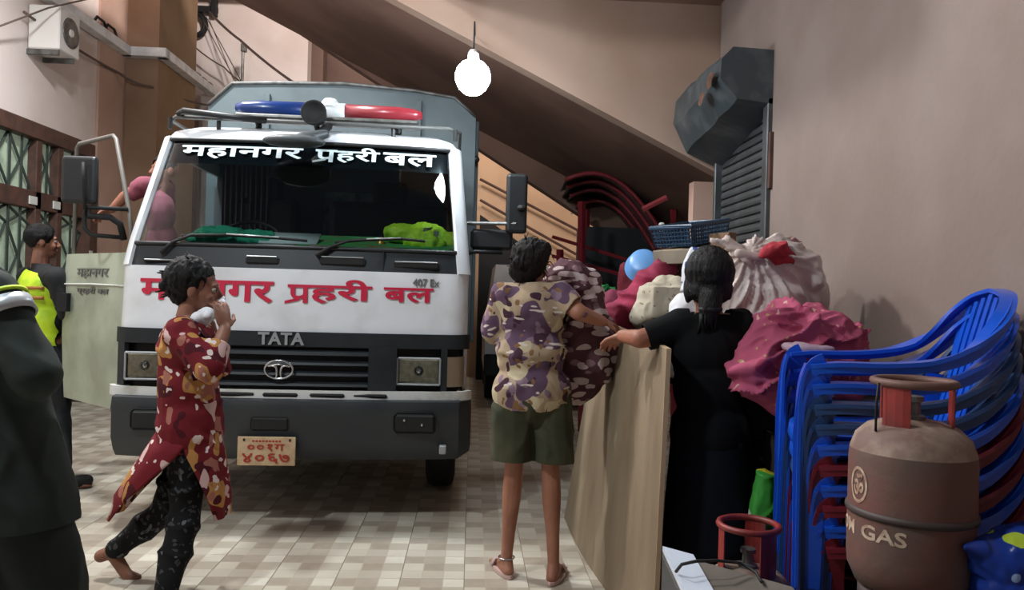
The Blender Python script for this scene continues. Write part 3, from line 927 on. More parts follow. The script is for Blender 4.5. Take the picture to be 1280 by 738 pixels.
# ================================================================ the police truck
c0 = P(366.5, 361, 4.36)
TR = thing('police_truck', 'white and black police truck cab with blue and red beacon bar', 'truck', (c0.x, c0.y, 0), R(1.4))
def lerp_tab(tab, z):
    if z <= tab[0][0]: return tab[0][1]
    for (a, va), (b_, vb) in zip(tab[:-1], tab[1:]):
        if z <= b_: return va + (vb - va) * (z - a) / (b_ - a)
    return tab[-1][1]
T_F = [(0.7, -0.02), (1.13, 0.0), (1.46, 0.025), (1.60, 0.06), (2.28, 0.40), (2.33, 0.44), (2.38, 0.56)]
T_W = [(0.7, 1.0), (1.46, 1.0), (1.60, 0.985), (2.28, 0.925), (2.33, 0.90), (2.38, 0.82)]
def sec(z, off=0.0):
    """cab outline at height z, left rear round the front to right rear"""
    f, wd, r = lerp_tab(T_F, z), lerp_tab(T_W, z) + off, 0.13
    rear = 1.62
    pts = []
    for k in range(4): pts.append((-wd, rear + (f + r + 0.05 - rear) * k / 4))
    for k in range(7):
        a = PI + (PI / 2) * k / 6
        pts.append((-wd + r + r * math.cos(a), f + 0.05 + r + r * math.sin(a)))
    for k in range(1, 20):
        x = (-wd + r) + 2 * (wd - r) * k / 20
        q = abs(x) / (wd - r)
        pts.append((x, f + 0.05 * q ** 2.4))
    for k in range(7):
        a = -PI / 2 + (PI / 2) * k / 6
        pts.append((wd - r + r * math.cos(a), f + 0.05 + r + r * math.sin(a)))
    for k in range(3, -1, -1): pts.append((wd, rear + (f + r + 0.05 - rear) * k / 4))
    out = []
    for i, (x, y) in enumerate(pts):
        out.append(Vector((x, y - (off if 3 < i < 37 else 0), z)))
    return out
def front_y(x, z):
    f, wd, r = lerp_tab(T_F, z), lerp_tab(T_W, z), 0.13
    q = min(1.0, abs(x) / (wd - r))
    y = f + 0.05 * q ** 2.4
    if abs(x) > wd - r:
        u = min(1.0, (abs(x) - (wd - r)) / r)
        y = f + 0.05 + r - r * math.sqrt(max(0, 1 - u * u))
    return y
def shell(zs, i0, i1, off=0.0):
    b = MB(); b.grid([[p for p in sec(z, off)[i0:i1 + 1]] for z in zs]); return b
def solid(name, b, m, th=0.02, parent=TR, label=None, smooth=True):
    me = b.mesh()
    me = evaluated(me, [('SOLIDIFY', dict(thickness=th, offset=0))])
    o = put(name, me, m, parent, smooth=False)
    if smooth: smooth_by_angle(me, 40)
    if label: o['label'] = label
    return o
NP = len(sec(1.0)) - 1   # 40
# lower shell: left doorway open between index 0 and 3
solid('front_panel', shell([1.10, 1.13, 1.14, 1.20, 1.30, 1.40, 1.455, 1.462], 5, NP - 5), M_cabwhite, 0.02)
solid('corner_panel', shell([0.78, 1.10, 1.30, 1.462], 3, 5), M_cabwhite, 0.018)
solid('corner_panel', shell([0.78, 1.10, 1.30, 1.462], NP - 5, NP - 3), M_cabwhite, 0.018)
solid('cowl', shell([1.462, 1.50, 1.56, 1.60], 6, NP - 6, -0.006), M_cabblack, 0.02)
solid('windscreen_pillar', shell([1.462, 1.60, 1.75, 1.9, 2.05, 2.2, 2.28], 4, 8, 0.004), M_cabwhite, 0.03)
solid('windscreen_pillar', shell([1.462, 1.60, 1.75, 1.9, 2.05, 2.2, 2.28], NP - 8, NP - 4, 0.004), M_cabwhite, 0.03)
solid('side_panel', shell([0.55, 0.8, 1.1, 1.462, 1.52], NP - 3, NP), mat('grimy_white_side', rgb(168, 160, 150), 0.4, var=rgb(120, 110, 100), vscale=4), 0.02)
solid('side_frame', shell([2.2, 2.28], NP - 4, NP), M_cabwhite, 0.03)
solid('side_frame', shell([2.2, 2.28], 0, 4), M_cabwhite, 0.03)
# glass and rubber seal
g_me = shell([1.585, 1.7, 1.8, 1.9, 2.0, 2.1, 2.2, 2.27], 7, NP - 7, -0.004).mesh()
ws = put('windscreen', g_me, M_glass, TR, smooth=True)
b = MB()
edge = [sec(1.592, 0.004)[i] for i in range(7, NP - 6)]
b.tube(edge, 0.014, 6)
lft = [sec(z, 0.004)[7] for z in (1.6, 1.8, 2.0, 2.2, 2.265)]
rgt = [sec(z, 0.004)[NP - 7] for z in (1.6, 1.8, 2.0, 2.2, 2.265)]
b.tube(lft, 0.012, 6); b.tube(rgt, 0.014, 6); b.tube([sec(2.262, 0.004)[i] for i in range(7, NP - 6)], 0.014, 6)
b.part('rubber_seal', M_dark, ws, smooth=True)
g2 = shell([1.54, 1.8, 2.0, 2.2], NP - 3, NP, -0.01).mesh()
put('side_glass', g2, M_glass, TR, smooth=True)
# tinted top band on the glass
b = shell([2.105, 2.2, 2.262], 8, NP - 8, -0.014)
put('sun_band', b.mesh(), M_glass_band, ws, smooth=True)
# roof
rs = [[p for p in sec(z)] for z in (2.27, 2.30, 2.33, 2.355, 2.38)]
b = MB(); b.grid(rs)
last = rs[-1]
nL = len(last)
b.bm.verts.ensure_lookup_table()
base = 4 * nL
b.bm.faces.new([b.bm.verts[base + i] for i in range(nL)])
b.part('roof', M_cabwhite, TR, auto=40)
# cab back wall with small window
b = MB()
for (x0, x1, z0, z1) in ((-.98, .98, .6, 1.72), (-.93, .93, 2.12, 2.33), (-.95, -.12, 1.72, 2.12), (.42, .95, 1.72, 2.12), (.13, .16, 1.72, 2.12)):
    b.boxpp((x0, 1.60, z0), (x1, 1.63, z1))
b.part('cab_back', M_interior, TR)
MB().boxpp((-.12, 1.612, 1.72), (.42, 1.618, 2.12)).part('rear_glass', mat('murky_rear_glass', rgb(120, 126, 122), 0.4, var=rgb(70, 76, 74), vscale=6), TR)
MB().boxpp((-.96, .1, .52), (.96, 1.6, .60)).part('cab_floor', M_interior, TR)
# grille band: dark mask, slats, lamps
solid('grille_surround', shell([1.02, 1.06, 1.105], 5, NP - 5, 0.012), M_cabblack, 0.03)
b = shell([0.77, 0.9, 1.03], 5, NP - 5, -0.03)
solid('grille_back', b, M_black, 0.02)
for x0, x1 in ((-1.0, -0.93), (-0.725, -0.46), (0.44, 0.60), (0.855, 0.89)):
    b = MB(); n = 6
    b.grid([[(x0 + (x1 - x0) * i / n, front_y(x0 + (x1 - x0) * i / n, .9) - 0.012, z) for i in range(n + 1)] for z in (0.775, 1.03)])
    solid('lamp_surround', b, M_cabblack, 0.03)
for z, t_ in ((0.985, .022), (0.925, .016), (0.865, .016), (0.805, .016)):
    b = MB()
    b.grid([[(x, front_y(x, z) - 0.018 + dy, z + dz) for x in [(-0.46 + 0.90 * i / 16) for i in range(17)]] for dy, dz in ((0.02, t_), (0.0, t_ * .4), (-0.006, -t_ * .5), (0.02, -t_))])
    b.part('grille_slat', M_cabblack, TR)
def headlamp(x0, x1, z0, z1):
    xm = (x0 + x1) / 2
    yy = front_y(xm, .9)
    bz = MB(); bz.boxpp((x0, yy + 0.005, z0), (x1, yy + 0.05, z1), 0.012)
    h = bz.part('headlight', M_reflector, TR)
    MB().boxpp((x0, yy - 0.022, z0), (x1, yy - 0.008, z1), 0.006).part('lens', M_lamp_glass, h)
    b = MB()
    for a, c in (((x0, z0), (x1, z0)), ((x1, z0), (x1, z1)), ((x1, z1), (x0, z1)), ((x0, z1), (x0, z0))):
        b.tube([(a[0], yy - 0.016, a[1]), (c[0], yy - 0.016, c[1])], 0.008, 6)
    b.part('bezel', M_dullchrome, h)
    MB().ell((xm, yy + 0.02, (z0 + z1) / 2), (.035, .03, .035), 12).part('lamp_bulb', M_chrome, h, smooth=True)
    return h
headlamp(0.605, 0.85, 0.815, 0.965)
headlamp(-0.925, -0.73, 0.815, 0.965)
for x0, x1 in ((0.885, 0.985), (-0.995, -0.94)):
    b = MB(); n = 5
    b.grid([[(x0 + (x1 - x0) * i / n, front_y(x0 + (x1 - x0) * i / n, .9) - 0.014, z) for i in range(n + 1)] for z in (0.80, 0.88, 0.975)])
    solid('corner_lamp', b, mat('amber_grey_corner_lens', rgb(134, 118, 100), 0.2, coat=0.5), 0.02)
# white strip with slots, then bumper
b = shell([0.722, 0.745, 0.775], 5, NP - 5, 0.03)
solid('white_strip', b, M_strip, 0.03)
for k in range(6):
    x0 = -0.62 + k * 0.24 + (0.02 if k > 2 else 0); 
    x1 = x0 + 0.195
    if k == 5: continue
    b = MB(); b.boxpp((x0, front_y((x0 + x1) / 2, .75) - 0.052, 0.738), (x1, front_y((x0 + x1) / 2, .75) - 0.04, 0.760), 0.008)
    b.part('air_slot', M_black, TR)
def bumper_sec(z, o):
    pts = []
    for i in range(29):
        u = -1 + 2 * i / 28
        x = 1.035 * u
        y = -0.10 - o + 0.075 * abs(u) ** 3 + (0.22 * max(0, (abs(u) - 0.93) / 0.07) ** 2)
        pts.append(Vector((x, y, z)))
    return pts
b = MB(); b.grid([bumper_sec(z, o) for z, o in ((0.72, -0.05), (0.715, 0.0), (0.66, 0.012), (0.63, 0.0), (0.50, 0.0), (0.43, -0.03), (0.39, -0.06), (0.385, -0.12))])
solid('bumper', b, M_bumper, 0.02)
for x0, x1 in ((0.60, 0.84), (-0.84, -0.60)):
    q = MB(); q.boxpp((x0, -0.118, 0.545), (x1, -0.09, 0.665), 0.02, ); q.part('fog_recess', M_black, TR)
MB().boxpp((-0.19, -0.118, 0.55), (0.02, -0.10, 0.63), 0.012).part('tow_recess', M_black, TR)
MB().ell((0.66, -0.125, 0.625), (.008, .006, .008), 8).part('bolt', M_chrome, TR)
MB().ell((0.76, -0.122, 0.60), (.008, .006, .008), 8).part('bolt', M_chrome, TR)
MB().boxpp((0.86, -0.10, 0.43), (0.90, -0.05, 0.48), .005).part('bracket', M_dullchrome, TR)
# licence plate
pl = MB().boxpp((-0.25, -0.140, 0.365), (0.065, -0.130, 0.525), 0.003).part('number_plate', M_cream, TR, label='cream number plate with red characters')
def flat_text(s, x0, x1, z0, z1, yfun, m, name, parent=TR, bold=0.0, depth=0.004, extra=None, label=None):
    me = text_mesh(s, 1.0, bold, 0.02)
    fit_text(me, x0, x1, z0, z1)
    for v in me.vertices:
        x, z, d = v.co.x, v.co.y, v.co.z
        v.co = Vector((x, yfun(x, z) - 0.003 - (depth if d > 0 else 0), z))
    o = put(name, me, m, parent, smooth=False)
    if label: o['label'] = label
    return o
py_ = lambda x, z: -0.138
flat_text('००१ग', -0.195, 0.005, 0.445, 0.487, py_, M_platered, 'plate_lettering', pl, 0.004)
flat_text('४०६७', -0.222, 0.035, 0.378, 0.434, py_, M_platered, 'plate_lettering', pl, 0.006)
b = MB()
for k in range(9):
    x = -0.17 + k * 0.018
    b.boxpp((x, -0.1425, 0.497), (x + 0.012, -0.1405, 0.506))
b.part('plate_small_print', M_platered, pl)
for x in (-0.215, 0.035):
    MB().ell((x, -0.142, 0.508), (.007, .005, .008), 8).part('screw', M_black, pl)

# lettering of the front panel, drawn word by word; the conjunct is composed from its letter and stroke
def pra(x0, x1, z0, z1, yfun, m, par, bold):
    o = flat_text('प', x0, x1, z0, z1, yfun, m, 'lettering', par, bold)
    b = MB(); h = z1 - z0; w_ = x1 - x0
    a = (x0 + w_ * .52, z0 + h * .22); c = (x0 - w_ * .10, z0 + h * .02)
    n_ = 5
    tw = h * .075
    rows = [[(a[0] + (c[0] - a[0]) * i / n_, yfun(a[0], a[1]) - 0.0075, a[1] + (c[1] - a[1]) * i / n_ + s * tw) for i in range(n_ + 1)] for s in (-1, 1)]
    b.grid(rows)
    b.part('lettering', m, par)
FP = bpy.data.objects['front_panel'] if 'front_panel' in bpy.data.objects else TR
ypan = lambda x, z: front_y(x, z) - 0.012
def ytx(x, z): return front_y(x, z) - 0.012
def xz(px, py, D=4.36):
    """pixel on the truck front to truck x, z"""
    q = WM[TR.name].inverted() @ P(px, py, D)
    return q.x, q.z
xa, za = xz(176, 383); xb, _ = xz(342, 383); _, zt = xz(260, 350)
flat_text('महानगर', xa, xb, za + 0.015, zt, ytx, M_redtext, 'lettering', FP, 0.022)
xa, _ = xz(359, 380); xb, _ = xz(389, 380)
zA = za - 0.0; zB = zt + 0.0
z0, z1 = xz(380, 379)[1], xz(380, 356)[1]
pra(xa, xb, z0, z1, ytx, M_redtext, FP, 0.018)
xa, _ = xz(386, 380); xb, _ = xz(464, 380)
flat_text('हरी', xa, xb, z0, z1 + 0.035, ytx, M_redtext, 'lettering', FP, 0.022)
xa, _ = xz(478, 380); xb, _ = xz(541, 380)
z0, z1 = xz(510, 379)[1], xz(510, 360)[1]
flat_text('बल', xa, xb, z0, z1, ytx, M_redtext, 'lettering', FP, 0.022)
xa, z0 = xz(515, 358); xb, z1 = xz(549, 349)
flat_text('407 Ex', xa, xb, z0, z1, ytx, M_greytext, 'badge', FP, 0.02, label='grey 407 Ex badge')
# maker's name and oval emblem
GS = [c for c in TR.children if c.name.startswith('grille_surround')][0]
yg = lambda x, z: front_y(x, z) - 0.030
xa, z0 = xz(325, 430); xb, z1 = xz(382, 416)
flat_text('TATA', xa, xb, z0, z1, yg, M_dullchrome, 'badge', GS, 0.03, 0.006)
ex, ez = xz(351.5, 461)
em = MB().tube([(ex + 0.078 * math.cos(a), front_y(0, .9) - 0.045, ez + 0.052 * math.sin(a)) for a in [2 * PI * i / 32 for i in range(32)]], 0.006, 6, closed=True).part('emblem', M_chrome, TR, smooth=True)
b = MB()
for s in (-1, 1):
    pts = []
    for qx, qz in ((.064, .016), (.045, .020), (.030, .020), (.018, .015), (.012, .004), (.011, -.010), (.011, -.024), (.012, -.036), (.015, -.046)):
        pts.append((ex + s * qx, front_y(0, .9) - 0.045, ez + qz))
    b.tube(pts, [0.004 + 0.003 * math.sin(PI * i / 8) for i in range(9)], 6)
b.tube([(ex - 0.066, front_y(0, .9) - 0.045, ez + 0.020), (ex, front_y(0, .9) - 0.045, ez + 0.030), (ex + 0.066, front_y(0, .9) - 0.045, ez + 0.020)], 0.006, 6)
b.part('emblem_mark', M_chrome, em, smooth=True)
# windscreen lettering
yw = lambda x, z: front_y(x, z) - 0.008
def wz(px, py):
    q = WM[TR.name].inverted() @ P(px, py, 4.70)
    return q.x, q.z
xa, z0 = wz(228, 193); xb, z1 = wz(379, 179)
z0 = 2.138; z1 = 2.222
flat_text('महानगर', xa, xb, z0 - .002, z1, yw, M_whitetext, 'lettering', ws, 0.02)
xa, _ = wz(394, 190); xb, _ = wz(421, 190)
pra(xa, xb, z0, z1, yw, M_whitetext, ws, 0.02)
xa, _ = wz(419, 190); xb, _ = wz(474, 190)
flat_text('हरी', xa, xb, z0, z1 + .022, yw, M_whitetext, 'lettering', ws, 0.02)
xa, _ = wz(478, 190); xb, _ = wz(545, 190)
flat_text('बल', xa, xb, z0, z1, yw, M_whitetext, 'lettering', ws, 0.02)

# cowl vents and wipers
for x0, x1, z0, z1 in ((-0.86, -0.60, 1.485, 1.50), (-0.28, -0.09, 1.485, 1.535), (0.14, 0.40, 1.49, 1.545), (0.56, 0.83, 1.485, 1.53)):
    ym = front_y((x0 + x1) / 2, 1.51)
    v = MB().boxpp((x0, ym - 0.022, z0), (x1, ym + 0.02, z1), 0.012).part('air_vent', M_black, TR)
    MB().boxpp((x0 + .01, ym - 0.028, z1 - .008), (x1 - .01, ym - 0.016, z1), 0.003).part('vent_lip', M_dullchrome, v)
MB().boxpp((0.50, front_y(.5, 1.51) - 0.014, 1.47), (0.506, front_y(.5, 1.51) + .01, 1.585)).part('panel_gap', M_black, TR)
def wiper(pts, blade):
    yy = lambda x, z: front_y(x, z) - 0.03
    w_ = MB().tube([(x, yy(x, z), z) for x, z in pts], [0.014, 0.011, 0.009, 0.008][:len(pts)], 6).part('wiper', M_black, TR, smooth=True)
    MB().tube([(x, yy(x, z) + 0.012, z) for x, z in blade], 0.009, 6).part('wiper_blade', M_rubber, w_, smooth=True)
    MB().tube([(x, yy(x, z) - 0.004, z + 0.004) for x, z in blade[1:-1]], 0.005, 6).part('blade_spine', M_dullchrome, w_, smooth=True)
wiper([(-0.76, 1.535), (-0.70, 1.60), (-0.60, 1.645), (-0.30, 1.655)], [(-0.66, 1.64), (-0.4, 1.652), (-0.1, 1.642), (0.06, 1.632)])
wiper([(0.12, 1.545), (0.20, 1.60), (0.30, 1.64), (0.50, 1.66)], [(0.22, 1.628), (0.4, 1.65), (0.6, 1.664), (0.74, 1.655)])
# interior: dash, seats, wheel, things on the dash
b = MB(); b.prism([(0.10, 1.30), (0.12, 1.55), (0.20, 1.585), (0.72, 1.60), (0.78, 1.52), (0.78, 1.30)], -0.90, 0.90, 'x')
b.part('dashboard', M_interior, TR)
b = MB()
b.box((0.0, 0.0, 0.0), (0.95, 0.46, 0.018), M=Matrix.Translation((0.45, 0.38, 1.650)) @ Matrix.Rotation(R(12), 4, 'X'), bevel=0.006)
b.part('dash_mat', M_greenrug, TR)
for x, w_ in ((-0.5, .5), (0.42, .9)):
    s_ = MB().box((x, 1.38, 1.62), (w_, 0.16, 0.80), bevel=0.05, seg=2).part('seat', M_seat, TR)
    MB().box((x, 1.10, 1.22), (w_, 0.55, 0.16), bevel=0.05, seg=2).part('seat_cushion', M_seat, s_)
    MB().box((x, 1.36, 2.08), (0.26, 0.10, 0.20), bevel=0.04, seg=2).part('headrest', M_seat, s_)
sw = MB().tube([Vector((-0.48 + 0.21 * math.cos(a), 0.86 + 0.12 * math.sin(a), 1.66 + 0.15 * math.sin(a))) for a in [2 * PI * i / 28 for i in range(28)]], 0.014, 8, closed=True).part('steering_wheel', M_dark, TR, smooth=True)
MB().tube([(-0.48, 0.72, 1.5), (-0.48, 0.86, 1.66)], 0.02, 8).part('steering_column', M_dark, sw)
for x in (-0.80, -0.62):
    b = MB(); n = 16
    b.grid([[(x + 0.010 * i + 0.0 * z, 1.30 + 0.02 * math.sin(i * 1.6), z) for i in range(n + 1)] for z in (1.45, 2.25)])
    b.part('curtain', M_curtain, TR, smooth=True)
# dash items
tw = WM[TR.name]
def crumple(c, size, amp, seed, vox=0.012, flat=1.0):
    b = MB(); r_ = random.Random(seed)
    for k in range(7):
        b.ell((r_.uniform(-.35, .35) * size[0], r_.uniform(-.35, .35) * size[1], r_.uniform(-.2, .2) * size[2]), (size[0] * r_.uniform(.22, .4), size[1] * r_.uniform(.25, .42), size[2] * r_.uniform(.3, .5)), 14)
    me = blob(b, vox, 3, 0.5, (), folds(amp, 14, 14, 14, seed, True))
    me.transform(Matrix.Translation(c)); return me
def loose(name, label, cat, me, m, group=None):
    """a thing that is one mesh, vertices in world space; origin set to its base"""
    xs = [v.co for v in me.vertices]
    mn = Vector((min(v.x for v in xs), min(v.y for v in xs), min(v.z for v in xs))); mx = Vector((max(v.x for v in xs), max(v.y for v in xs), max(v.z for v in xs)))
    c = Vector(((mn.x + mx.x) / 2, (mn.y + mx.y) / 2, mn.z))
    me.transform(Matrix.Translation(-c))
    o = put(name, me, m, None, smooth=True)
    o.location = c
    WM[o.name] = Matrix.Translation(c)
    return tag(o, label, cat, group)
me = crumple((-0.42, 0.34, 1.655), (0.55, 0.2, 0.10), 0.02, 3); me.transform(tw)
loose('green_cloth', 'emerald green cloth lying on the left of the truck dashboard', 'cloth', me, M_greencloth)
me = crumple((0.70, 0.36, 1.685), (0.36, 0.22, 0.18), 0.02, 5); me.transform(tw)
hv = loose('safety_vest', 'folded hi-vis yellow vest on the right of the truck dashboard', 'vest', me, M_hivis)
b = MB()
b.ribbon([(-0.05, -0.085, 0.02), (-0.02, -0.10, 0.10), (0.02, -0.06, 0.165), (0.06, 0.02, 0.17)], 0.045, 0.012, Vector((1, 0, 0.3)))
b.ribbon([(0.06, -0.10, 0.02), (0.075, -0.09, 0.09), (0.09, -0.04, 0.15)], 0.03, 0.012, Vector((1, 0, -0.3)))
b.part('reflective_band', mat('grey_vest_band', rgb(84, 92, 72), 0.6), hv)
b = MB(); b.box((0, 0, 0), (0.34, 0.18, 0.012), M=Matrix.Rotation(R(24), 4, 'X'))
me = b.mesh(); me.transform(Matrix.Translation((-0.08, 0.27, 1.655))); me.transform(tw)
loose('paper_stack', 'white papers lying on the dashboard beside the green cloth', 'paper', me, M_paper)
# a small statuette on dash
me = MB().lathe([(0, 0), (.03, 0), (.025, .02), (.03, .035), (.012, .05), (.016, .065), (.0, .075)], n=14).mesh()
me.transform(tw @ Matrix.Translation((0.46, 0.32, 1.616)))
loose('dash_ornament', 'tiny gold ornament standing on the green dash mat', 'ornament', me, mat('gold_paint', rgb(186, 140, 70), 0.35, 0.6))

# beacon bar on roof
bb = MB()
BY = 0.60
MB().boxpp((-0.50, BY - 0.10, 2.435), (0.66, BY + 0.10, 2.462), 0.008).part('beacon_base', M_steel, TR)
def beacon(x0, x1, m, name, taper):
    z = 2.515
    xs = [x0, x0 + (x1 - x0) * .1, x0 + (x1 - x0) * .3, x1] if taper > 0 else [x0, x0 + (x1 - x0) * .7, x0 + (x1 - x0) * .9, x1]
    rs_ = [.022, .038, .048, .050] if taper > 0 else [.050, .048, .038, .022]
    return MB().tube([(x, BY, z + dz) for x, dz in zip(xs, (0, 0, 0, 0))], rs_, 20, squash=1.05).part(name, m, TR, smooth=True)
beacon(-0.52, -0.02, M_blue_lens, 'blue_beacon', 1)
beacon(0.18, 0.68, M_red_lens, 'red_beacon', -1)
MB().tube([(-0.02, BY, 2.515), (0.18, BY, 2.515)], 0.056, 20, squash=1.0).part('beacon_centre', M_white_metal, TR, smooth=True)
MB().lathe([(0.06, 0.0), (0.058, .03), (0.04, .055), (0, .065)], c=(0.08, BY, 2.54), n=20).part('beacon_dome', M_cabwhite, TR, smooth=True)
for x in (-0.38, 0.52):
    MB().tube([(x, BY, 2.36), (x + 0.01, BY, 2.40), (x, BY, 2.445)], 0.02, 8).part('beacon_bracket', M_dark, TR)
# roof rail
zr = 2.415
rail = MB().tube([(-0.93, 1.2, 2.33), (-0.93, 1.2, zr), (-0.93, 0.62, zr), (-0.86, 0.50, zr), (0.86, 0.50, zr), (0.93, 0.62, zr), (0.93, 1.2, zr), (0.93, 1.2, 2.33)], 0.013, 8).part('roof_rail', M_rail, TR, smooth=True)
for x in (-0.90, -0.6, 0.5, 0.90):
    MB().tube([(x, 0.52, 2.34), (x, 0.52, zr)], 0.014, 8).part('rail_foot', M_dark, rail)
MB().tube([(-0.84, 0.50, zr + .02), (-0.80, 0.46, zr + .03), (-0.5, 0.48, zr + .01), (-0.3, 0.49, zr)], 0.022, 8).part('rail_wrap', M_dark, rail, smooth=True)
# round spotlight and wide convex mirror in the middle of the roof edge
sp_x = 0.02
s_ = MB().lathe([(0.0, -0.05), (0.045, -0.05), (0.07, -0.01), (0.08, 0.06), (0.074, 0.075), (0.062, 0.06), (0.0, 0.05)], n=24,
                M=Matrix.Translation((sp_x, 0.42, 2.45)) @ Matrix.Rotation(R(90), 4, 'X')).part('spotlight', M_black, TR, smooth=True)
MB().tube([(sp_x + .02, 0.44, 2.34), (sp_x, 0.45, 2.40)], 0.018, 8).part('spotlight_stem', M_black, s_)
q = MB()
q.ell((-0.06, 0.20, 2.235), (0.19, 0.10, 0.038), 20)
q.cap((-0.02, .22, 2.25), (0.10, 0.32, 2.31), .045, .03)
me = blob(q, 0.010, 2)
put('front_mirror', me, mat('grey_mirror_back', rgb(66, 72, 75), 0.5), TR)
MB().tube([(0.05, 0.34, 2.30), (0.08, 0.42, 2.36), (0.09, 0.50, 2.40)], 0.028, 8).part('mirror_bracket', M_black, TR, smooth=True)
# right wing mirror
mm = MB().box((1.30, 0.36, 1.93), (0.135, 0.05, 0.38), bevel=0.022, seg=3).part('wing_mirror', M_dark, TR, smooth=False)
MB().boxpp((1.24, 0.387, 1.76), (1.36, 0.39, 2.10)).part('mirror_glass', M_chrome, mm)
MB().tube([(0.99, 0.40, 1.80), (1.30, 0.34, 1.80)], 0.012, 8).part('mirror_arm', M_steel, mm)
MB().ell((1.33, 0.33, 1.90), (.03, .03, .022), 10).part('mirror_clamp', M_black, mm)
b = MB(); b.box((1.15, 0.42, 1.70), (0.27, 0.06, 0.13), bevel=0.02)
b.part('lower_mirror', M_dark, TR)
MB().tube([(0.98, 0.40, 1.60), (1.05, 0.40, 1.62), (1.22, 0.40, 1.62)], 0.014, 8).part('mirror_arm', M_dark, TR, smooth=True)
# left wing mirror on its tube frame
def tl(px, py, D):
    return WM[TR.name].inverted() @ P(px, py, D)
a = tl(100, 225, 4.55)
mm = MB().box(a, (0.205, 0.05, 0.285), bevel=0.022, seg=3, rz=0).part('wing_mirror', M_dark, TR)
MB().boxpp((a.x - .09, a.y + .027, a.z - .13), (a.x + .09, a.y + .03, a.z + .13)).part('mirror_glass', M_chrome, mm)
MB().tube([tl(104, 203, 4.5), tl(104, 225, 4.49), tl(106, 262, 4.52)], 0.010, 8).part('mirror_stem', M_black, mm, smooth=True)
fr = [tl(160, 262, 4.62), tl(108, 259, 4.55), tl(105, 270, 4.55), tl(106, 286, 4.55), tl(114, 294, 4.55), tl(152, 297, 4.62)]
MB().tube(fr, 0.013, 8).part('mirror_arm', M_black, mm, smooth=True)
MB().tube([tl(110, 262, 4.56), tl(111, 270, 4.56), tl(138, 272, 4.6), tl(150, 280, 4.63), tl(155, 300, 4.66)], 0.02, 8).part('mirror_bracket', M_black, mm, smooth=True)

# open cab door on the left
ang = R(47)
hx, hy = -1.0, 0.30
ux, uy = -math.sin(ang), math.cos(ang)
nx_, ny_ = -uy, ux     # outside normal of the door
def dp(u, z, o=0.0): return Vector((hx + ux * u + nx_ * -o * -1, hy + uy * u + ny_ * o, z))
b = MB()
b.grid([[dp(u, z, 0.03 * math.sin(PI * (z - .5) / 1.2)) for u in (0.0, .1, .3, .5, .7, .86, .90)] for z in (0.58, 0.62, 0.8, 1.0, 1.2, 1.4, 1.5, 1.54)])
me = evaluated(b.mesh(), [('SOLIDIFY', dict(thickness=0.05, offset=0))])
door = put('door', me, M_door, TR, smooth=False, )
door['label'] = 'open cab door, pale greenish white'
b = MB()
b.tube([dp(0.02, 1.50), dp(0.10, 1.80), dp(0.30, 2.26), dp(0.34, 2.285), dp(0.84, 2.285), dp(0.88, 2.26), dp(0.885, 1.50)], 0.014, 8)
b.part('window_frame', mat('silver_frame', rgb(116, 112, 106), 0.5, 0.2), door, smooth=True)
MB().boxpp(dp(0.74, 1.18, 0.05) - Vector((.03, .03, .02)), dp(0.84, 1.26, 0.08) + Vector((0, 0, .02))).part('door_handle', M_black, door)
def door_text(s, u0, u1, z0, z1):
    me = text_mesh(s, 1.0, 0.02, 0.02); fit_text(me, u0, u1, z0, z1)
    for v in me.vertices:
        # read from outside: u runs from the rear edge to the hinge
        uu = 0.9 - v.co.x; z = v.co.y
        v.co = dp(uu, z, 0.03 * math.sin(PI * (z - .5) / 1.2) + 0.028 + (0.003 if v.co.z > 0 else 0))
    put('lettering', me, M_greytext, door, smooth=False)
door_text('महानगर', 0.20, 0.66, 1.38, 1.445)
door_text('प्रहरी बल', 0.22, 0.68, 1.27, 1.33)
b = MB(); b.tube([dp(0.02, 1.34, .055), dp(.45, 1.345, .06), dp(0.88, 1.34, .055)], .006, 6); b.part('trim_line', M_strip, door)

# cargo box behind the cab
bx0, bx1, by0, by1, bz0, bz1 = -1.06, 1.06, 1.75, 5.4, 0.95, 2.99
ch = 0.20
prof = [(bx0, bz0), (bx1, bz0), (bx1, bz1 - ch), (bx1 - ch * .9, bz1 - 0.05), (bx1 - .5, bz1 - .01), (0, bz1 + 0.02), (bx0 + .5, bz1), (bx0 + ch * .9, bz1 - .02), (bx0, bz1 - ch)]
MB().prism(prof, by0, by1, 'y').part('cargo_box', M_box, TR)
cb = MB().tube([(x, by0 - 0.008, z) for x, z in prof[2:]], 0.014, 6).part('box_rim', M_steel, TR, smooth=True)
for x in (-0.6, 0.6):
    MB().boxpp((x - .02, by0 - 0.02, bz0), (x + .02, by0, 2.9), .004).part('box_rib', M_box, TR)
for x, y in ((1.063, 1.9), (1.063, 2.4)):
    MB().boxpp((x, y, bz0), (x + .03, y + .05, bz1 - ch), .004).part('box_rib', M_box, TR)
MB().ell((1.07, 1.78, 2.45), (.03, .03, .03), 8).part('marker_lamp', M_dark, TR)
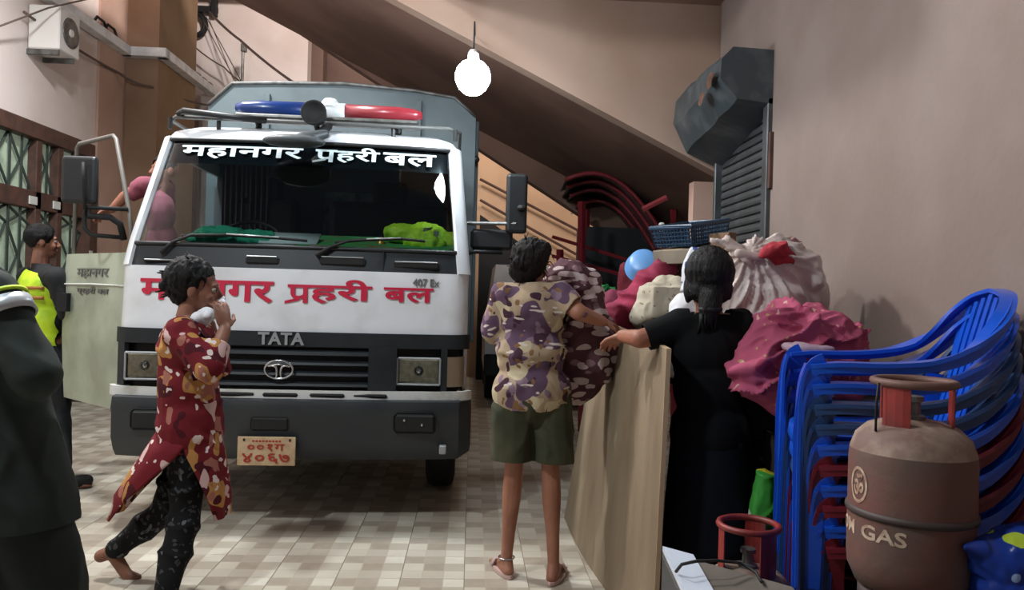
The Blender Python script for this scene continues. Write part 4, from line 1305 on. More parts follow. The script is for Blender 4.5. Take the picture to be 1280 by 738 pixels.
# chassis and wheels
MB().boxpp((-0.42, 0.3, 0.50), (-0.32, 5.2, 0.68)).part('chassis_rail', M_black, TR)
MB().boxpp((0.32, 0.3, 0.50), (0.42, 5.2, 0.68)).part('chassis_rail', M_black, TR)
MB().boxpp((-0.8, 0.30, 0.52), (0.8, 1.2, 0.80)).part('engine_block', M_black, TR)
def wheel(x, y):
    r = 0.37
    Mx_ = Matrix.Translation((x, y, r)) @ Matrix.Rotation(R(90), 4, 'Y')
    w_ = MB().lathe([(0.2, -.09), (.30, -.10), (.355, -.085), (.37, -.04), (.37, .04), (.355, .085), (.30, .10), (.2, .09), (.2, -.09)], n=32, M=Mx_).part('wheel', M_rubber, TR, smooth=True)
    MB().lathe([(0, -.05), (.08, -.06), (.10, -.02), (.18, -.03), (.205, -.09), (.205, .09), (.18, .03), (.10, .02), (.08, .06), (0, .05)], n=24, M=Mx_).part('wheel_rim', M_steel, w_)
for x in (-0.86, 0.86):
    wheel(x, 0.95); wheel(x, 4.0)
MB().tube([(-0.85, .95, .37), (0.85, .95, .37)], .05, 10).part('axle', M_black, TR)
MB().tube([(-0.85, 4.0, .37), (0.85, 4.0, .37)], .06, 10).part('axle', M_black, TR)

# ================================================================ people
def oell(mb, c, right, up, radii, n=16):
    r = Vector(right).normalized(); u = Vector(up); u = (u - r * u.dot(r)).normalized(); f = u.cross(r)
    Mx = Matrix(((r.x, f.x, u.x, 0), (r.y, f.y, u.y, 0), (r.z, f.z, u.z, 0), (0, 0, 0, 1)))
    mb.ell(c, radii, n, Mx)
def head(mb, C, fwd, up, s=1.0):
    C = Vector(C); f = Vector(fwd).normalized(); u = Vector(up); u = (u - f * u.dot(f)).normalized(); r = f.cross(u)
    at = lambda a, b_, c: C + r * (a * s) + f * (b_ * s) + u * (c * s)
    E = lambda p, rad: oell(mb, p, r, u, [x * s for x in rad])
    E(at(0, -.012, .03), (.074, .092, .085))
    E(at(0, .022, -.015), (.064, .070, .085))
    E(at(0, .045, -.070), (.046, .042, .036))
    E(at(0, .068, -.092), (.022, .020, .018))
    E(at(.036, .060, -.030), (.024, .022, .024)); E(at(-.036, .060, -.030), (.024, .022, .024))
    E(at(0, .078, .028), (.050, .014, .014))
    mb.cap(at(0, .088, .012), at(0, .110, -.024), .009 * s, .013 * s, 10)
    E(at(.011, .098, -.030), (.009, .010, .008)); E(at(-.011, .098, -.030), (.009, .010, .008))
    E(at(0, .090, -.054), (.024, .012, .007)); E(at(0, .086, -.064), (.021, .012, .008))
    for k in (-1, 1):
        E(at(.074 * k, -.010, -.008), (.010, .020, .032))
    return at
def eyes(parent, at, s, r_=None):
    for k in (-1, 1):
        e = MB().ell(at(.031 * k, .074, .006), (.013 * s,) * 3, 12).part('eye', M_eye, parent, world=True, smooth=True)
        MB().ell(at(.031 * k, .0835, .006), (.0062 * s,) * 3, 10).part('iris', M_iris, e, world=True, smooth=True)
def hand(mb, wrist, d, pn, curl=25, s=1.0, thumb=1, spread=1.0):
    w_ = Vector(wrist); d = Vector(d).normalized(); n = Vector(pn); n = (n - d * n.dot(d)).normalized(); a = d.cross(n) * thumb
    pc = w_ + d * (.045 * s)
    oell(mb, pc, a, d, (.038 * s, .015 * s, .050 * s))
    oell(mb, w_ + d * .015 * s, a, d, (.026 * s, .018 * s, .030 * s))
    for k, (off, ln) in enumerate(((.030, .068), (.010, .078), (-.011, .072), (-.031, .056))):
        p = w_ + d * (.084 * s) + a * (off * s * spread)
        ang = R(curl * .5)
        r_ = .0088 * s
        q0 = w_ + d * .05 * s + a * off * s * .9
        mb.cap(q0, p, .011 * s, r_, 8)
        for seg, fr in enumerate((.42, .32, .26)):
            dr = d * math.cos(ang) + n * math.sin(ang) + a * (off * 2.0 * spread)
            e = p + dr.normalized() * ln * fr * s
            mb.cap(p, e, r_, r_ * .93, 8); p = e; r_ *= .93
            ang += R(curl)
    p = w_ + d * .022 * s + a * .026 * s
    q = p + (d * .55 + a * .75 + n * .25).normalized() * .042 * s
    mb.cap(p, q, .014 * s, .011 * s, 8)
    mb.cap(q, q + (d * .85 + a * .30 + n * .45).normalized() * .032 * s, .0105 * s, .009 * s, 8)
def foot(mb, ankle, fd, s=1.0, lift=0.0):
    a = Vector(ankle); f = Vector(fd).normalized()
    heel = Vector((a.x, a.y, a.z)) - f * .035 * s; heel.z = a.z - .045 * s
    ball = a + f * .13 * s; ball.z = a.z - .055 * s
    mb.cap(a, heel, .034 * s, .030 * s, 10)
    mb.cap(heel, ball, .030 * s, .026 * s, 10)
    mb.cap(a, ball, .032 * s, .024 * s, 10)
    sd = f.cross(Vector((0, 0, 1)))
    for k in range(5):
        o = (k - 2) * .017 * s
        mb.cap(ball + sd * o, ball + sd * o + f * (.055 - .007 * abs(k - 1.0)) * s + Vector((0, 0, -.006)), .011 * s, .009 * s, 8)
def limb(mb, pts, rs, n=12):
    for (a, b_), (ra, rb) in zip(zip(pts[:-1], pts[1:]), zip(rs[:-1], rs[1:])):
        mb.cap(a, b_, ra, rb, n)
def calf_leg(mb, hip, knee, ankle, s=1.0):
    hip, knee, ankle = Vector(hip), Vector(knee), Vector(ankle)
    limb(mb, [hip, knee], [.082 * s, .050 * s])
    m = knee.lerp(ankle, .33)
    limb(mb, [knee, m, knee.lerp(ankle, .7), ankle], [.048 * s, .051 * s, .036 * s, .030 * s])
def hair_tubes(parent, roots, m, r=.004, name='hair_lock'):
    for pts in roots:
        MB().tube(pts, [r * (1 - .6 * i / (len(pts) - 1)) for i in range(len(pts))], 6).part(name, m, parent, world=True, smooth=True)

# ---------------- woman with the bundle
W1 = thing('person', 'woman seen from behind in blotched beige purple blouse and olive shorts hugging a bundle', 'person', G(664, 724), group=None)
D1 = 3.62
p = lambda x, y, dd=0.0: P(x, y, D1 + dd)
Z = Vector((0, 0, 1)); XR = (CAM_ROT @ Vector((1, 0, 0))).normalized(); FW = (CAM_ROT @ Vector((0, 0, -1))).normalized()
b = MB()
fw1 = (FW * .62 + XR * .75 + Z * -.25).normalized()
at1 = head(b, p(662, 329, -.0), fw1, (Z + XR * .15), .98)
limb(b, [p(664, 345, .02), p(666, 365, .02)], [.050, .055])
oell(b, p(665, 395), XR, Z, (.155, .095, .15)); oell(b, p(665, 450), XR, Z, (.135, .09, .13)); oell(b, p(665, 492), XR, Z, (.155, .105, .12))
lim_sh = ((p(632, 372), p(615, 420, .10), p(660, 440, .26)), (p(702, 372), p(724, 391, -.09), p(752, 402, -.03)))
for k, (s_, e_, w_) in enumerate(lim_sh):
    limb(b, [s_, e_, w_], [.052, .040, .028])
limb(b, [p(632, 372), p(702, 372)], [.062, .062])
hand(b, p(752, 402, -.03), (XR * .6 + FW * .75 + Z * -.1), (FW * .4 - Z + XR * -.2), 24, .95, -1)
calf_leg(b, p(642, 500), p(643, 578), G(633, 700, .075) , .92)
calf_leg(b, p(688, 500), p(688, 578), G(692, 708, .075), .92)
foot(b, G(633, 700, .075), (FW * .95 - XR * .3), .95); foot(b, G(692, 708, .075), (FW * .95 + XR * .25), .95)
body = put('body', blob(b, .0056, 4), M_skin_leg, W1, world=True)
# blouse
b = MB()
oell(b, p(665, 392), XR, Z, (.172, .112, .155)); oell(b, p(664, 440), XR, Z, (.168, .115, .15)); oell(b, p(664, 490), XR, Z, (.190, .132, .15))
limb(b, [p(631, 371), p(702, 371)], [.072, .072])
limb(b, [p(631, 371), p(616, 412, .06)], [.074, .066]); limb(b, [p(702, 371), p(722, 388, -.07)], [.074, .060])
limb(b, [p(665, 372), p(664, 356)], [.072, .060])
cuts = [(p(664, 510), -Z + XR * .03), (p(716, 384, -.05), (XR * .80 - Z * .6 - FW * .25), .085), (p(664, 354, .01), Z, .09)]
me = blob(b, .0095, 14, .6, cuts, plus(creases(.014, Vector((.5, .2, 1)), 9, 1.8, .08, 2.2), folds(.004, 14, 14, 9, 2.2, True)), .004)
put('blouse', me, M_blouse, W1, world=True)
# shorts
b = MB()
oell(b, p(665, 498), XR, Z, (.168, .122, .12))
limb(b, [p(641, 505), p(640, 560)], [.096, .098]); limb(b, [p(690, 505), p(692, 564)], [.096, .098])
limb(b, [p(640, 560), p(639, 600)], [.098, .10]); limb(b, [p(692, 564), p(693, 604)], [.098, .10])
me = blob(b, .009, 12, .6, [(p(665, 575), -Z + XR * -.02)], creases(.012, Vector((1, .3, .35)), 9, 1.6, .06, 7.1), .004)
put('shorts', me, M_olive, W1, world=True)
# hair
b = MB()
c_ = p(662, 326, -.012)
oell(b, c_ + Z * .012, XR, Z, (.094, .094, .100)); oell(b, c_ - Z * .045 - XR * .02, XR, Z, (.078, .074, .07)); oell(b, c_ + XR * .05 + Z * .05, XR, Z, (.055, .07, .05))
rr = random.Random(3)
for k in range(16):
    a = rr.uniform(0, 2 * PI); e = rr.uniform(-.3, 1.2)
    d_ = XR * math.cos(a) * math.cos(e) + FW * math.sin(a) * math.cos(e) * .5 - FW * .3 + Z * math.sin(e)
    b.ell(c_ + d_.normalized() * .085, (.026, .026, .022), 8)
face_cut = [(at1(0, .045, 0), fw1)]
put('hair', blob(b, .007, 3, .5, face_cut, folds(.008, 40, 40, 12, 1.0, True)), M_hair_b, W1, world=True)
locks = []
for k in range(26):
    a = rr.uniform(0, 2 * PI)
    o_ = XR * math.cos(a) * .085 + Z * (math.sin(a) * .085 + .01) - FW * .03
    locks.append([c_ + o_, c_ + o_ * 1.18 + Z * rr.uniform(-.01, .02), c_ + o_ * 1.30 + Vector((rr.uniform(-.02, .02), 0, rr.uniform(-.03, .01)))])
hair_tubes(bpy.data.objects['hair'], locks, M_hair_b, .0035)
# sandals
def sandal(par, ank, fd, m, s=1.0, strap=True):
    f = Vector(fd); f.z = 0; f.normalize(); sd = f.cross(Z)
    c = Vector((ank.x, ank.y, 0)) + f * .055 * s
    pts = []
    for i in range(24):
        a = 2 * PI * i / 24
        l = math.cos(a) * .128 * s; w_ = math.sin(a) * (.044 + .008 * math.cos(a)) * s
        pts.append(c + f * l + sd * w_)
    b = MB(); b.grid([[q + Z * .002 for q in pts], [q + Z * .006 - (c - q) * .02 for q in pts], [q + Z * .020 for q in pts]], closed=True)
    b.bm.verts.ensure_lookup_table(); b.bm.faces.new([b.bm.verts[i] for i in range(24)]); b.bm.faces.new([b.bm.verts[48 + i] for i in range(24)])
    o = b.part('sandal', m, par, world=True, auto=40)
    heel = Vector((ank.x, ank.y, 0)) - f * .05 * s
    if strap:
        MB().tube([heel + f * .07 + sd * .045 * s + Z * .02, heel + f * .03 + sd * .046 * s + Z * .06, heel - f * .012 + Z * .085, heel + f * .03 - sd * .046 * s + Z * .06, heel + f * .07 - sd * .045 * s + Z * .02], .007, 6).part('heel_strap', m, o, world=True, smooth=True)
    b = MB(); b.ribbon([c + f * .05 + sd * .05 * s + Z * .018, c + f * .045 + sd * .03 * s + Z * .055, c + f * .045 - sd * .03 * s + Z * .055, c + f * .05 - sd * .05 * s + Z * .018], .03, .004, f)
    b.part('strap', m, o, world=True, smooth=True)
for q_, fd in ((G(633, 700, .075), (FW * .95 - XR * .3)), (G(692, 708, .075), (FW * .95 + XR * .25))):
    sandal(W1, q_, fd, M_sandal, .95, q_.x < .1)
q_ = G(633, 700, .075)
MB().tube([q_ + Vector((math.cos(a) * .038, math.sin(a) * .036, .012)) for a in [2 * PI * i / 16 for i in range(16)]], .004, 6, closed=True).part('anklet', M_chrome, W1, world=True, smooth=True, label='silver anklet')
# bundle she carries
b = MB()
for x, y, dd, r_ in ((712, 358, .12, .135), (728, 372, .14, .125), (716, 345, .12, .09), (735, 352, .15, .08), (722, 410, .12, .155), (735, 450, .12, .145), (728, 478, .12, .105), (712, 480, .10, .10), (750, 448, .13, .10), (742, 425, .12, .13), (712, 440, .10, .12)):
    b.ell(p(x, y, dd + .07), (r_, r_, r_), 16)
me = blob(b, .009, 8, .6, (), plus(creases(.026, Vector((1, 0, .7)), 7, 1.4, .08, 4.0), folds(.006, 12, 12, 10, 4.0, True)))
bun = loose('cloth_bundle', 'big bundle in maroon and pale leaf print held by the woman in shorts', 'bundle', me, M_bundle)

# ---------------- woman in black behind the board
W2 = thing('person', 'woman in black tee and long dark skirt with low ponytail, standing behind the plywood board', 'person', G(890, 797))
D2 = 3.0
p = lambda x, y, dd=0.0: P(x, y, D2 + dd)
fw2 = (FW * .93 - XR * .30 - Z * .15).normalized()
b = MB()
at2 = head(b, p(886, 350), fw2, Z, .98)
limb(b, [p(886, 368, .0), p(886, 402)], [.048, .056])
oell(b, p(888, 435), XR, Z, (.15, .09, .14)); oell(b, p(890, 490), XR, Z, (.125, .085, .13)); oell(b, p(888, 545), XR, Z, (.155, .11, .13))
limb(b, [p(849, 412), p(926, 410)], [.060, .060])
limb(b, [p(849, 412), p(800, 424, -.02), p(778, 420, .14)], [.052, .038, .027])
hand(b, p(779, 421, .13), (XR * -.35 + FW * .8 - Z * .25), (-Z - XR * .1), 20, .95, 1)
limb(b, [p(926, 410), p(938, 480, .06), p(905, 478, .25)], [.050, .038, .026])
hand(b, p(905, 478, .25), (XR * -.5 + FW * .6), -Z, 25, .95, -1)
calf_leg(b, p(866, 560), p(868, 660), G(868, 797, .075), .95); calf_leg(b, p(910, 560), p(912, 660), G(915, 797, .075), .95)
foot(b, G(868, 797, .075), FW, .95); foot(b, G(915, 797, .075), FW, .95)
put('body', blob(b, .0056, 4), M_skin, W2, world=True)
b = MB()
oell(b, p(888, 435), XR, Z, (.172, .110, .15)); oell(b, p(890, 485), XR, Z, (.158, .112, .15)); oell(b, p(889, 540), XR, Z, (.170, .125, .15))
limb(b, [p(851, 409), p(924, 408)], [.072, .072]); limb(b, [p(851, 409), p(800, 424, -.01)], [.072, .056]); limb(b, [p(924, 409), p(937, 462, .04)], [.074, .064])
limb(b, [p(886, 410), p(886, 390)], [.070, .056])
me = blob(b, .0095, 14, .6, [(p(889, 562), -Z), (p(808, 422, -.01), (-XR * .93 - Z * .3), .09), (p(886, 392), Z, .08), (p(938, 462, .04), (XR * .2 - Z), .085)], creases(.010, Vector((.6, .2, .8)), 8, 1.6, .08, 3.2), .004)
put('tee', me, M_tee, W2, world=True)
rows = []
for i in range(13):
    y = 545 + (690 - 545) * i / 12.0
    c_ = p(889 - 6 * i / 12.0, y)
    hw = .158 + .018 * i / 12.0; hd = .118 + .03 * i / 12.0
    rows.append([c_ + XR * (hw * math.cos(a) * (1 + .035 * math.sin(7 * a + i * .2) * i / 12)) + FW * (hd * math.sin(a) * (1 + .04 * math.sin(5 * a) * i / 12)) for a in [2 * PI * k / 48 for k in range(48)]])
b = MB(); b.grid(rows, closed=True); b.bm.verts.ensure_lookup_table(); b.bm.faces.new([b.bm.verts[i] for i in range(48)])
put('skirt', evaluated(b.mesh(), [('SOLIDIFY', dict(thickness=.004))]), M_navy, W2, world=True)
b = MB()
c_ = p(886, 345)
oell(b, c_ + Z * .018 - FW * .012, XR, Z, (.098, .106, .104)); oell(b, c_ - Z * .05 - FW * .03, XR, Z, (.088, .070, .07))
limb(b, [c_ - Z * .08 - FW * .075 - XR * .01, c_ - Z * .125 - FW * .085 - XR * .015, c_ - Z * .17 - FW * .08 - XR * .02], [.046, .044, .030])
oell(b, c_ - XR * .080 - Z * .055, XR, Z, (.018, .03, .055)); oell(b, c_ + XR * .080 - Z * .055, XR, Z, (.014, .03, .045))
put('hair', blob(b, .006, 4, .5, [(at2(0, .05, 0), fw2)], folds(.004, 50, 50, 6, 1.0, True)), M_hair, W2, world=True)
h2 = W2.children[-1]
MB().tube([c_ - Z * .130 - FW * .083 - XR * .012 + (XR * math.cos(a) + FW * math.sin(a)) * .037 for a in [2 * PI * i / 16 for i in range(16)]], .010, 8, closed=True).part('hair_tie', M_black, W2, world=True, smooth=True)
rr = random.Random(9)
locks = []
for k in range(18):
    s_ = c_ - Z * .15 - FW * .085 - XR * .02 + Vector((rr.uniform(-.03, .03), rr.uniform(-.02, .02), 0))
    locks.append([s_, s_ - Z * .03, s_ - Z * rr.uniform(.05, .08) + XR * rr.uniform(-.015, .015)])
hair_tubes(h2, locks, M_hair, .006)
for s_ in (-1, 1):
    MB().tube([at2(.084 * s_, -.01, -.045) + Vector((math.cos(a) * .009, 0, math.sin(a) * .011)) for a in [2 * PI * i / 12 for i in range(12)]], .0025, 6, closed=True).part('earring', M_chrome, W2, world=True, smooth=True)

# ---------------- woman in maroon kurta walking past the truck
W3 = thing('person', 'woman in maroon floral kurta walking right with tissue held to her nose', 'person', G(215, 742))
D3 = 3.37
p = lambda x, y, dd=0.0: P(x, y, D3 + dd)
fw3 = (XR * .95 + FW * .25 - Z * .12).normalized(); rt3 = fw3.cross(Z).normalized()   # her right side, towards the camera
b = MB()
at3 = head(b, p(246, 362), fw3, Z + XR * .1, .98)
limb(b, [p(238, 380), p(234, 402)], [.046, .054])
oell(b, p(236, 435), rt3, Z, (.14, .10, .15)); oell(b, p(236, 490), rt3, Z, (.12, .09, .13)); oell(b, p(238, 545), rt3, Z, (.145, .11, .13))
sR = p(226, 418, -.13); eR = p(262, 462, -.20); wR = p(281, 412, -.10)
sL = p(240, 416, .14); eL = p(272, 458, .16); wL = p(262, 405, .05)
limb(b, [sR, sL], [.058, .058])
limb(b, [sR, eR, wR], [.052, .040, .026]); limb(b, [sL, eL, wL], [.050, .038, .026])
hand(b, wR, (Z * .92 - XR * .22 + FW * .18), (-XR * .8 + FW * .6), 30, .98, -1)
hand(b, wL, (Z * .5 - XR * .5), (-XR * .6 - FW * .4), 40, .9, 1)
aR = P(205, 738, D3 - .02); aR = G(208, 742, .085)
calf_leg(b, p(234, 560, -.05), p(232, 640, -.05), aR, .98)
kL = p(205, 640, .10); aL = p(140, 690, .12)
calf_leg(b, p(238, 560, .07), kL, aL, .98)
foot(b, aR, fw3, .98)
f_ = (XR * .55 - Z * .83)
b.cap(aL, aL + f_ * .13, .032, .026); b.cap(aL, aL - XR * .05 - Z * .02, .032, .03); b.cap(aL + f_ * .13, aL + f_ * .13 + XR * .05 - Z * .01, .026, .018)
put('body', blob(b, .0056, 4), M_skin_d, W3, world=True)
eyes(W3, at3, .98)
MB().ell(at3(0, .0955, -.058), (.018, .018, .006), 12).part('lips', M_lip, W3, world=True, smooth=True)
# kurta
b = MB()
oell(b, p(236, 435), rt3, Z, (.162, .130, .155)); oell(b, p(236, 480), rt3, Z, (.150, .128, .15)); oell(b, p(237, 530), rt3, Z, (.158, .135, .17))
limb(b, [p(236, 430), p(238, 560)], [.125, .14])
limb(b, [sR, sL], [.074, .074]); limb(b, [sR, eR], [.074, .064]); limb(b, [sL, eL], [.072, .062])
limb(b, [eR, eR.lerp(wR, .62)], [.064, .054]); limb(b, [eL, eL.lerp(wL, .5)], [.062, .052])
limb(b, [p(236, 410), p(237, 398)], [.070, .060])
me = blob(b, .0095, 14, .6, [(p(236, 560), -Z), (eR.lerp(wR, .62), (wR - eR), .085), (eL.lerp(wL, .5), (wL - eL), .08), (p(237, 397), Z + XR * .15, .08)], plus(creases(.013, Vector((.8, .2, .6)), 9, 1.6, .08, 5.5), folds(.004, 14, 14, 9, 5.5, True)), .004)
put('kurta', me, M_kurta, W3, world=True)
def panel(path, name, m, par, th=.004):
    """cloth panel given by (centre, halfwidth along her front-back, halfdepth sideways) rows as half tubes"""
    rows = []
    for i, (c_, hx_, hy_, a0, a1) in enumerate(path):
        u = i / (len(path) - 1.0)
        rows.append([c_ + fw3 * (hx_ * math.cos(a) * (1 + .06 * math.sin(9 * a + i * .5) * u)) + rt3 * (hy_ * math.sin(a) * (1 + .08 * math.sin(8 * a + 1) * u)) for a in [a0 + (a1 - a0) * k / 30.0 for k in range(31)]])
    b = MB(); b.grid(rows)
    put(name, evaluated(b.mesh(), [('SOLIDIFY', dict(thickness=th))]), m, par, world=True)
# front panel and back panel of the slit kurta
panel([(p(238, 538), .132, .138, -1.9, 1.75), (p(240, 562), .140, .145, -1.8, 1.6), (p(244, 590), .142, .150, -1.6, 1.35), (p(248, 618), .135, .15, -1.5, 1.1), (p(250, 640), .125, .15, -1.45, .9)], 'kurta_front_panel', M_kurta, W3)
panel([(p(238, 538), .132, .140, 1.35, 4.9), (p(230, 562), .155, .165, 1.6, 4.7), (p(214, 590), .165, .165, 1.9, 4.5), (p(196, 618), .165, .155, 2.2, 4.3), (p(176, 648), .13, .14, 2.6, 3.9)], 'kurta_back_panel', M_kurta, W3)
# leggings
b = MB()
oell(b, p(236, 550), rt3, Z, (.145, .112, .10))
limb(b, [p(234, 560, -.05), p(232, 640, -.05), p(232, 640, -.05).lerp(aR, .35), aR + Z * .02], [.094, .070, .068, .056])
limb(b, [p(238, 560, .07), kL, kL.lerp(aL, .35), aL.lerp(kL, .06)], [.092, .068, .064, .048])
me = blob(b, .009, 12, .6, [(aR + Z * .01, -Z)], creases(.016, Vector((.25, 0, 1)), 13, 2.5, .05, 3.5))
put('leggings', me, M_legging, W3, world=True)
# hair: short, tousled, swept back
b = MB(); c_ = p(240, 352)
oell(b, c_ + Z * .016 - XR * .012, rt3, Z, (.100, .108, .100)); oell(b, c_ - XR * .07 - Z * .01, rt3, Z, (.07, .06, .06)); oell(b, c_ - XR * .04 - Z * .06, rt3, Z, (.062, .055, .05))
rr = random.Random(13)
for k in range(22):
    a = rr.uniform(PI * .2, PI * 1.25)
    d_ = XR * math.cos(a) + Z * math.sin(a) + rt3 * rr.uniform(-.7, .7)
    b.cap(c_ + d_.normalized() * .075, c_ + d_.normalized() * rr.uniform(.085, .105) - XR * .015, .028, .020, 8)
hc = [(at3(0, .050, .03), (fw3 - Z * .45).normalized())]
put('hair', blob(b, .0065, 3, .5, hc, folds(.008, 35, 35, 20, 1.0, True)), M_hair, W3, world=True)
locks = []
for k in range(14):
    a = rr.uniform(PI * .35, PI * 1.3)
    d_ = (XR * math.cos(a) + Z * math.sin(a) + rt3 * rr.uniform(-.6, .6)).normalized()
    locks.append([c_ + d_ * .09, c_ + d_ * .12 - XR * .02, c_ + d_ * rr.uniform(.12, .135) - XR * .03])
hair_tubes(W3.children[-1], locks, M_hair, .007)
tm = crumple((0, 0, 0), (.05, .05, .06), .006, 12, .005); tm.transform(Matrix.Translation(at3(.012, .118, -.045)))
loose('tissue', 'white tissue held to the nose of the woman in maroon kurta', 'tissue', tm, M_mask)
tm = crumple((0, 0, 0), (.08, .07, .07), .006, 15, .006); tm.transform(Matrix.Translation(p(256, 396, -.03)))
loose('folded_cloth', 'white folded cloth held under the chin of the woman in maroon kurta', 'cloth', tm, M_mask)
sandal(W3, aR, fw3, M_sandal_d, .98, False)

# ---------------- man in hi-vis vest by the gate
W4 = thing('person', 'man in black jacket and hi-vis yellow vest standing by the open cab door', 'person', G(62, 600))
D4 = 5.25
p = lambda x, y, dd=0.0: P(x, y, D4 + dd)
fw4 = (XR * .75 + FW * .65).normalized(); rt4 = fw4.cross(Z).normalized()
b = MB()
at4 = head(b, p(52, 303), fw4, Z, 1.0)
limb(b, [p(51, 318), p(50, 335)], [.052, .06])
oell(b, p(56, 362), rt4, Z, (.165, .11, .17)); oell(b, p(58, 400), rt4, Z, (.15, .105, .15)); oell(b, p(60, 436), rt4, Z, (.155, .11, .13))
s4 = p(72, 348, -.14); e4 = p(84, 392, -.12); w4 = p(103, 402, -.02)
limb(b, [s4, e4, w4], [.056, .044, .030]); hand(b, w4, XR * .8 + FW * .3 + Z * .1, -Z, 25, 1.0, -1)
s5 = p(36, 346, .10); e5 = p(40, 392, .18); w5 = p(70, 410, .22)
limb(b, [s5, e5, w5], [.056, .044, .030]); hand(b, w5, XR * .8 + FW * .3, -Z, 25, 1.0, 1)
for dx, dd in ((-8, .05), (10, -.05)):
    ak = G(60 + dx * 1.4, 596 + dx * .3, .08)
    calf_leg(b, p(60 + dx, 452, dd), p(62 + dx, 520, dd), ak, 1.05); foot(b, ak, fw4, 1.05)
put('body', blob(b, .007, 3), M_skin_d, W4, world=True)
eyes(W4, at4, 1.0)
b = MB()
oell(b, p(56, 362), rt4, Z, (.185, .128, .175)); oell(b, p(58, 400), rt4, Z, (.17, .125, .16))
limb(b, [s4, e4, e4.lerp(w4, .85)], [.078, .062, .048]); limb(b, [s5, e5, e5.lerp(w5, .85)], [.078, .062, .048]); limb(b, [s4, s5], [.078, .078])
limb(b, [p(51, 342), p(51, 328)], [.08, .062])
put('jacket', blob(b, .011, 16, .7, [(p(51, 330), Z, .09), (p(60, 428), -Z)], folds(.008, 8, 8, 6, 1.5, True)), M_jacket, W4, world=True)
b = MB()
oell(b, p(52, 364), rt4, Z, (.205, .15, .19)); oell(b, p(54, 402), rt4, Z, (.195, .15, .17)); oell(b, p(55, 425), rt4, Z, (.19, .148, .12))
vs_ = put('vest', blob(b, .010, 12, .6, [(p(52, 432), -Z), (p(52, 340), Z + XR * .2), (p(70, 380, -.1), (XR * .9 - FW * .1))], folds(.006, 8, 8, 6, 2.5, True), .004), M_hivis, W4, world=True)
def band(par, c_, up, hw, hd, wd, m, a0, a1, name):
    b = MB(); rows = []
    for s_ in (-1, 1):
        rows.append([c_ + rt4 * hw * math.cos(a) + fw4 * hd * math.sin(a) + up * (s_ * wd / 2) + Z * (.10 * math.cos(a) if up is not Z else 0) for a in [a0 + (a1 - a0) * k / 24 for k in range(25)]])
    b.grid(rows); put(name, evaluated(b.mesh(), [('SOLIDIFY', dict(thickness=.006))]), m, par, world=True)
for y, k in ((360, 0), (372, 1), (424, 0)):
    band(vs_, p(53, y), Z, .214, .160, .022, M_hivis_o, PI * .75, PI * 1.95, 'braid')
b = MB(); oell(b, p(50, 296), rt4, Z, (.092, .105, .095)); 
put('hair', blob(b, .008, 3, .5, [(at4(0, .05, .02), (fw4 - Z * .5))], folds(.006, 30, 30, 20, 1)), M_hair, W4, world=True)
b = MB()
oell(b, p(60, 438), rt4, Z, (.17, .125, .12))
for dx, dd in ((-8, .05), (10, -.05)):
    ak = G(60 + dx * 1.4, 596 + dx * .3, .08)
    limb(b, [p(60 + dx, 452, dd), p(62 + dx, 520, dd), ak + Z * .02], [.105, .085, .075])
put('trousers', blob(b, .011, 16, .7, [], folds(.008, 8, 8, 5, 6.5, True)), M_jacket, W4, world=True)
for dx in (-8, 10):
    ak = G(60 + dx * 1.4, 596 + dx * .3, .08)
    b = MB(); b.cap(ak - Z * .03 - fw4 * .04, ak + fw4 * .16 - Z * .035, .045, .040); b.cap(ak, ak - Z * .04, .05, .05)
    put('shoe', blob(b, .008, 3, .5, [((0, 0, .002), -Z)]), M_black, W4, world=True)

# ---------------- officer passing close on the left, mostly out of frame
D5 = 2.25
p = lambda x, y, dd=0.0: P(x, y, D5 + dd)
W5 = thing('person', 'person in dark green uniform with silver arm band at the left edge', 'person', G(20, 900))
fw5 = (XR * .6 + FW * .8).normalized(); rt5 = fw5.cross(Z).normalized()
b = MB()
at5 = head(b, p(-62, 268), fw5, Z, 1.0)
limb(b, [p(-58, 300), p(-52, 335)], [.055, .062])
oell(b, p(-36, 400), rt5, Z, (.17, .115, .18)); oell(b, p(-18, 490), rt5, Z, (.155, .11, .16)); oell(b, p(0, 570), rt5, Z, (.165, .12, .14))
sA = p(-10, 366, -.06); eA = p(46, 470, -.10); wA = p(14, 505, .16)
limb(b, [sA, eA, wA], [.058, .045, .032]); hand(b, wA, FW + XR * .1, -Z, 30, 1.0, 1)
sB = p(-92, 372, .10); eB = p(-110, 470, .10); wB = p(-80, 545, .14)
limb(b, [sA, sB], [.062, .062]); limb(b, [sB, eB, wB], [.058, .045, .032]); hand(b, wB, -Z, XR, 30, 1.0, -1)
kA = p(62, 735, .03); aA = Vector((kA.x + .02, kA.y - .05, .09)); kB = p(-38, 735, -.02); aB = Vector((kB.x - .16, kB.y + .05, .14))
calf_leg(b, p(28, 600, -.02), kA, aA, 1.1); calf_leg(b, p(-24, 600, .04), kB, aB, 1.1); foot(b, aA, fw5, 1.05); foot(b, aB, fw5, 1.05)
put('body', blob(b, .0065, 3), M_skin_d, W5, world=True)
eyes(W5, at5, 1.0)
b = MB()
secs = [(-52, 322, 22, .09), (-50, 336, 42, .11), (-40, 358, 52, .13), (-30, 400, 58, .15), (-20, 450, 62, .15), (-10, 510, 66, .155), (0, 570, 72, .165), (8, 620, 78, .175), (14, 670, 80, .18)]
rows = [[p(x, y) + XR * (hw / 413.0 * math.cos(a)) + FW * (hd * math.sin(a)) for a in [2 * PI * k / 32 for k in range(32)]] for x, y, hw, hd in secs]
b.grid(rows, closed=True); b.bm.verts.ensure_lookup_table(); b.bm.faces.new([b.bm.verts[q] for q in range(32)]); b.bm.faces.new([b.bm.verts[(len(secs) - 1) * 32 + q] for q in range(32)])
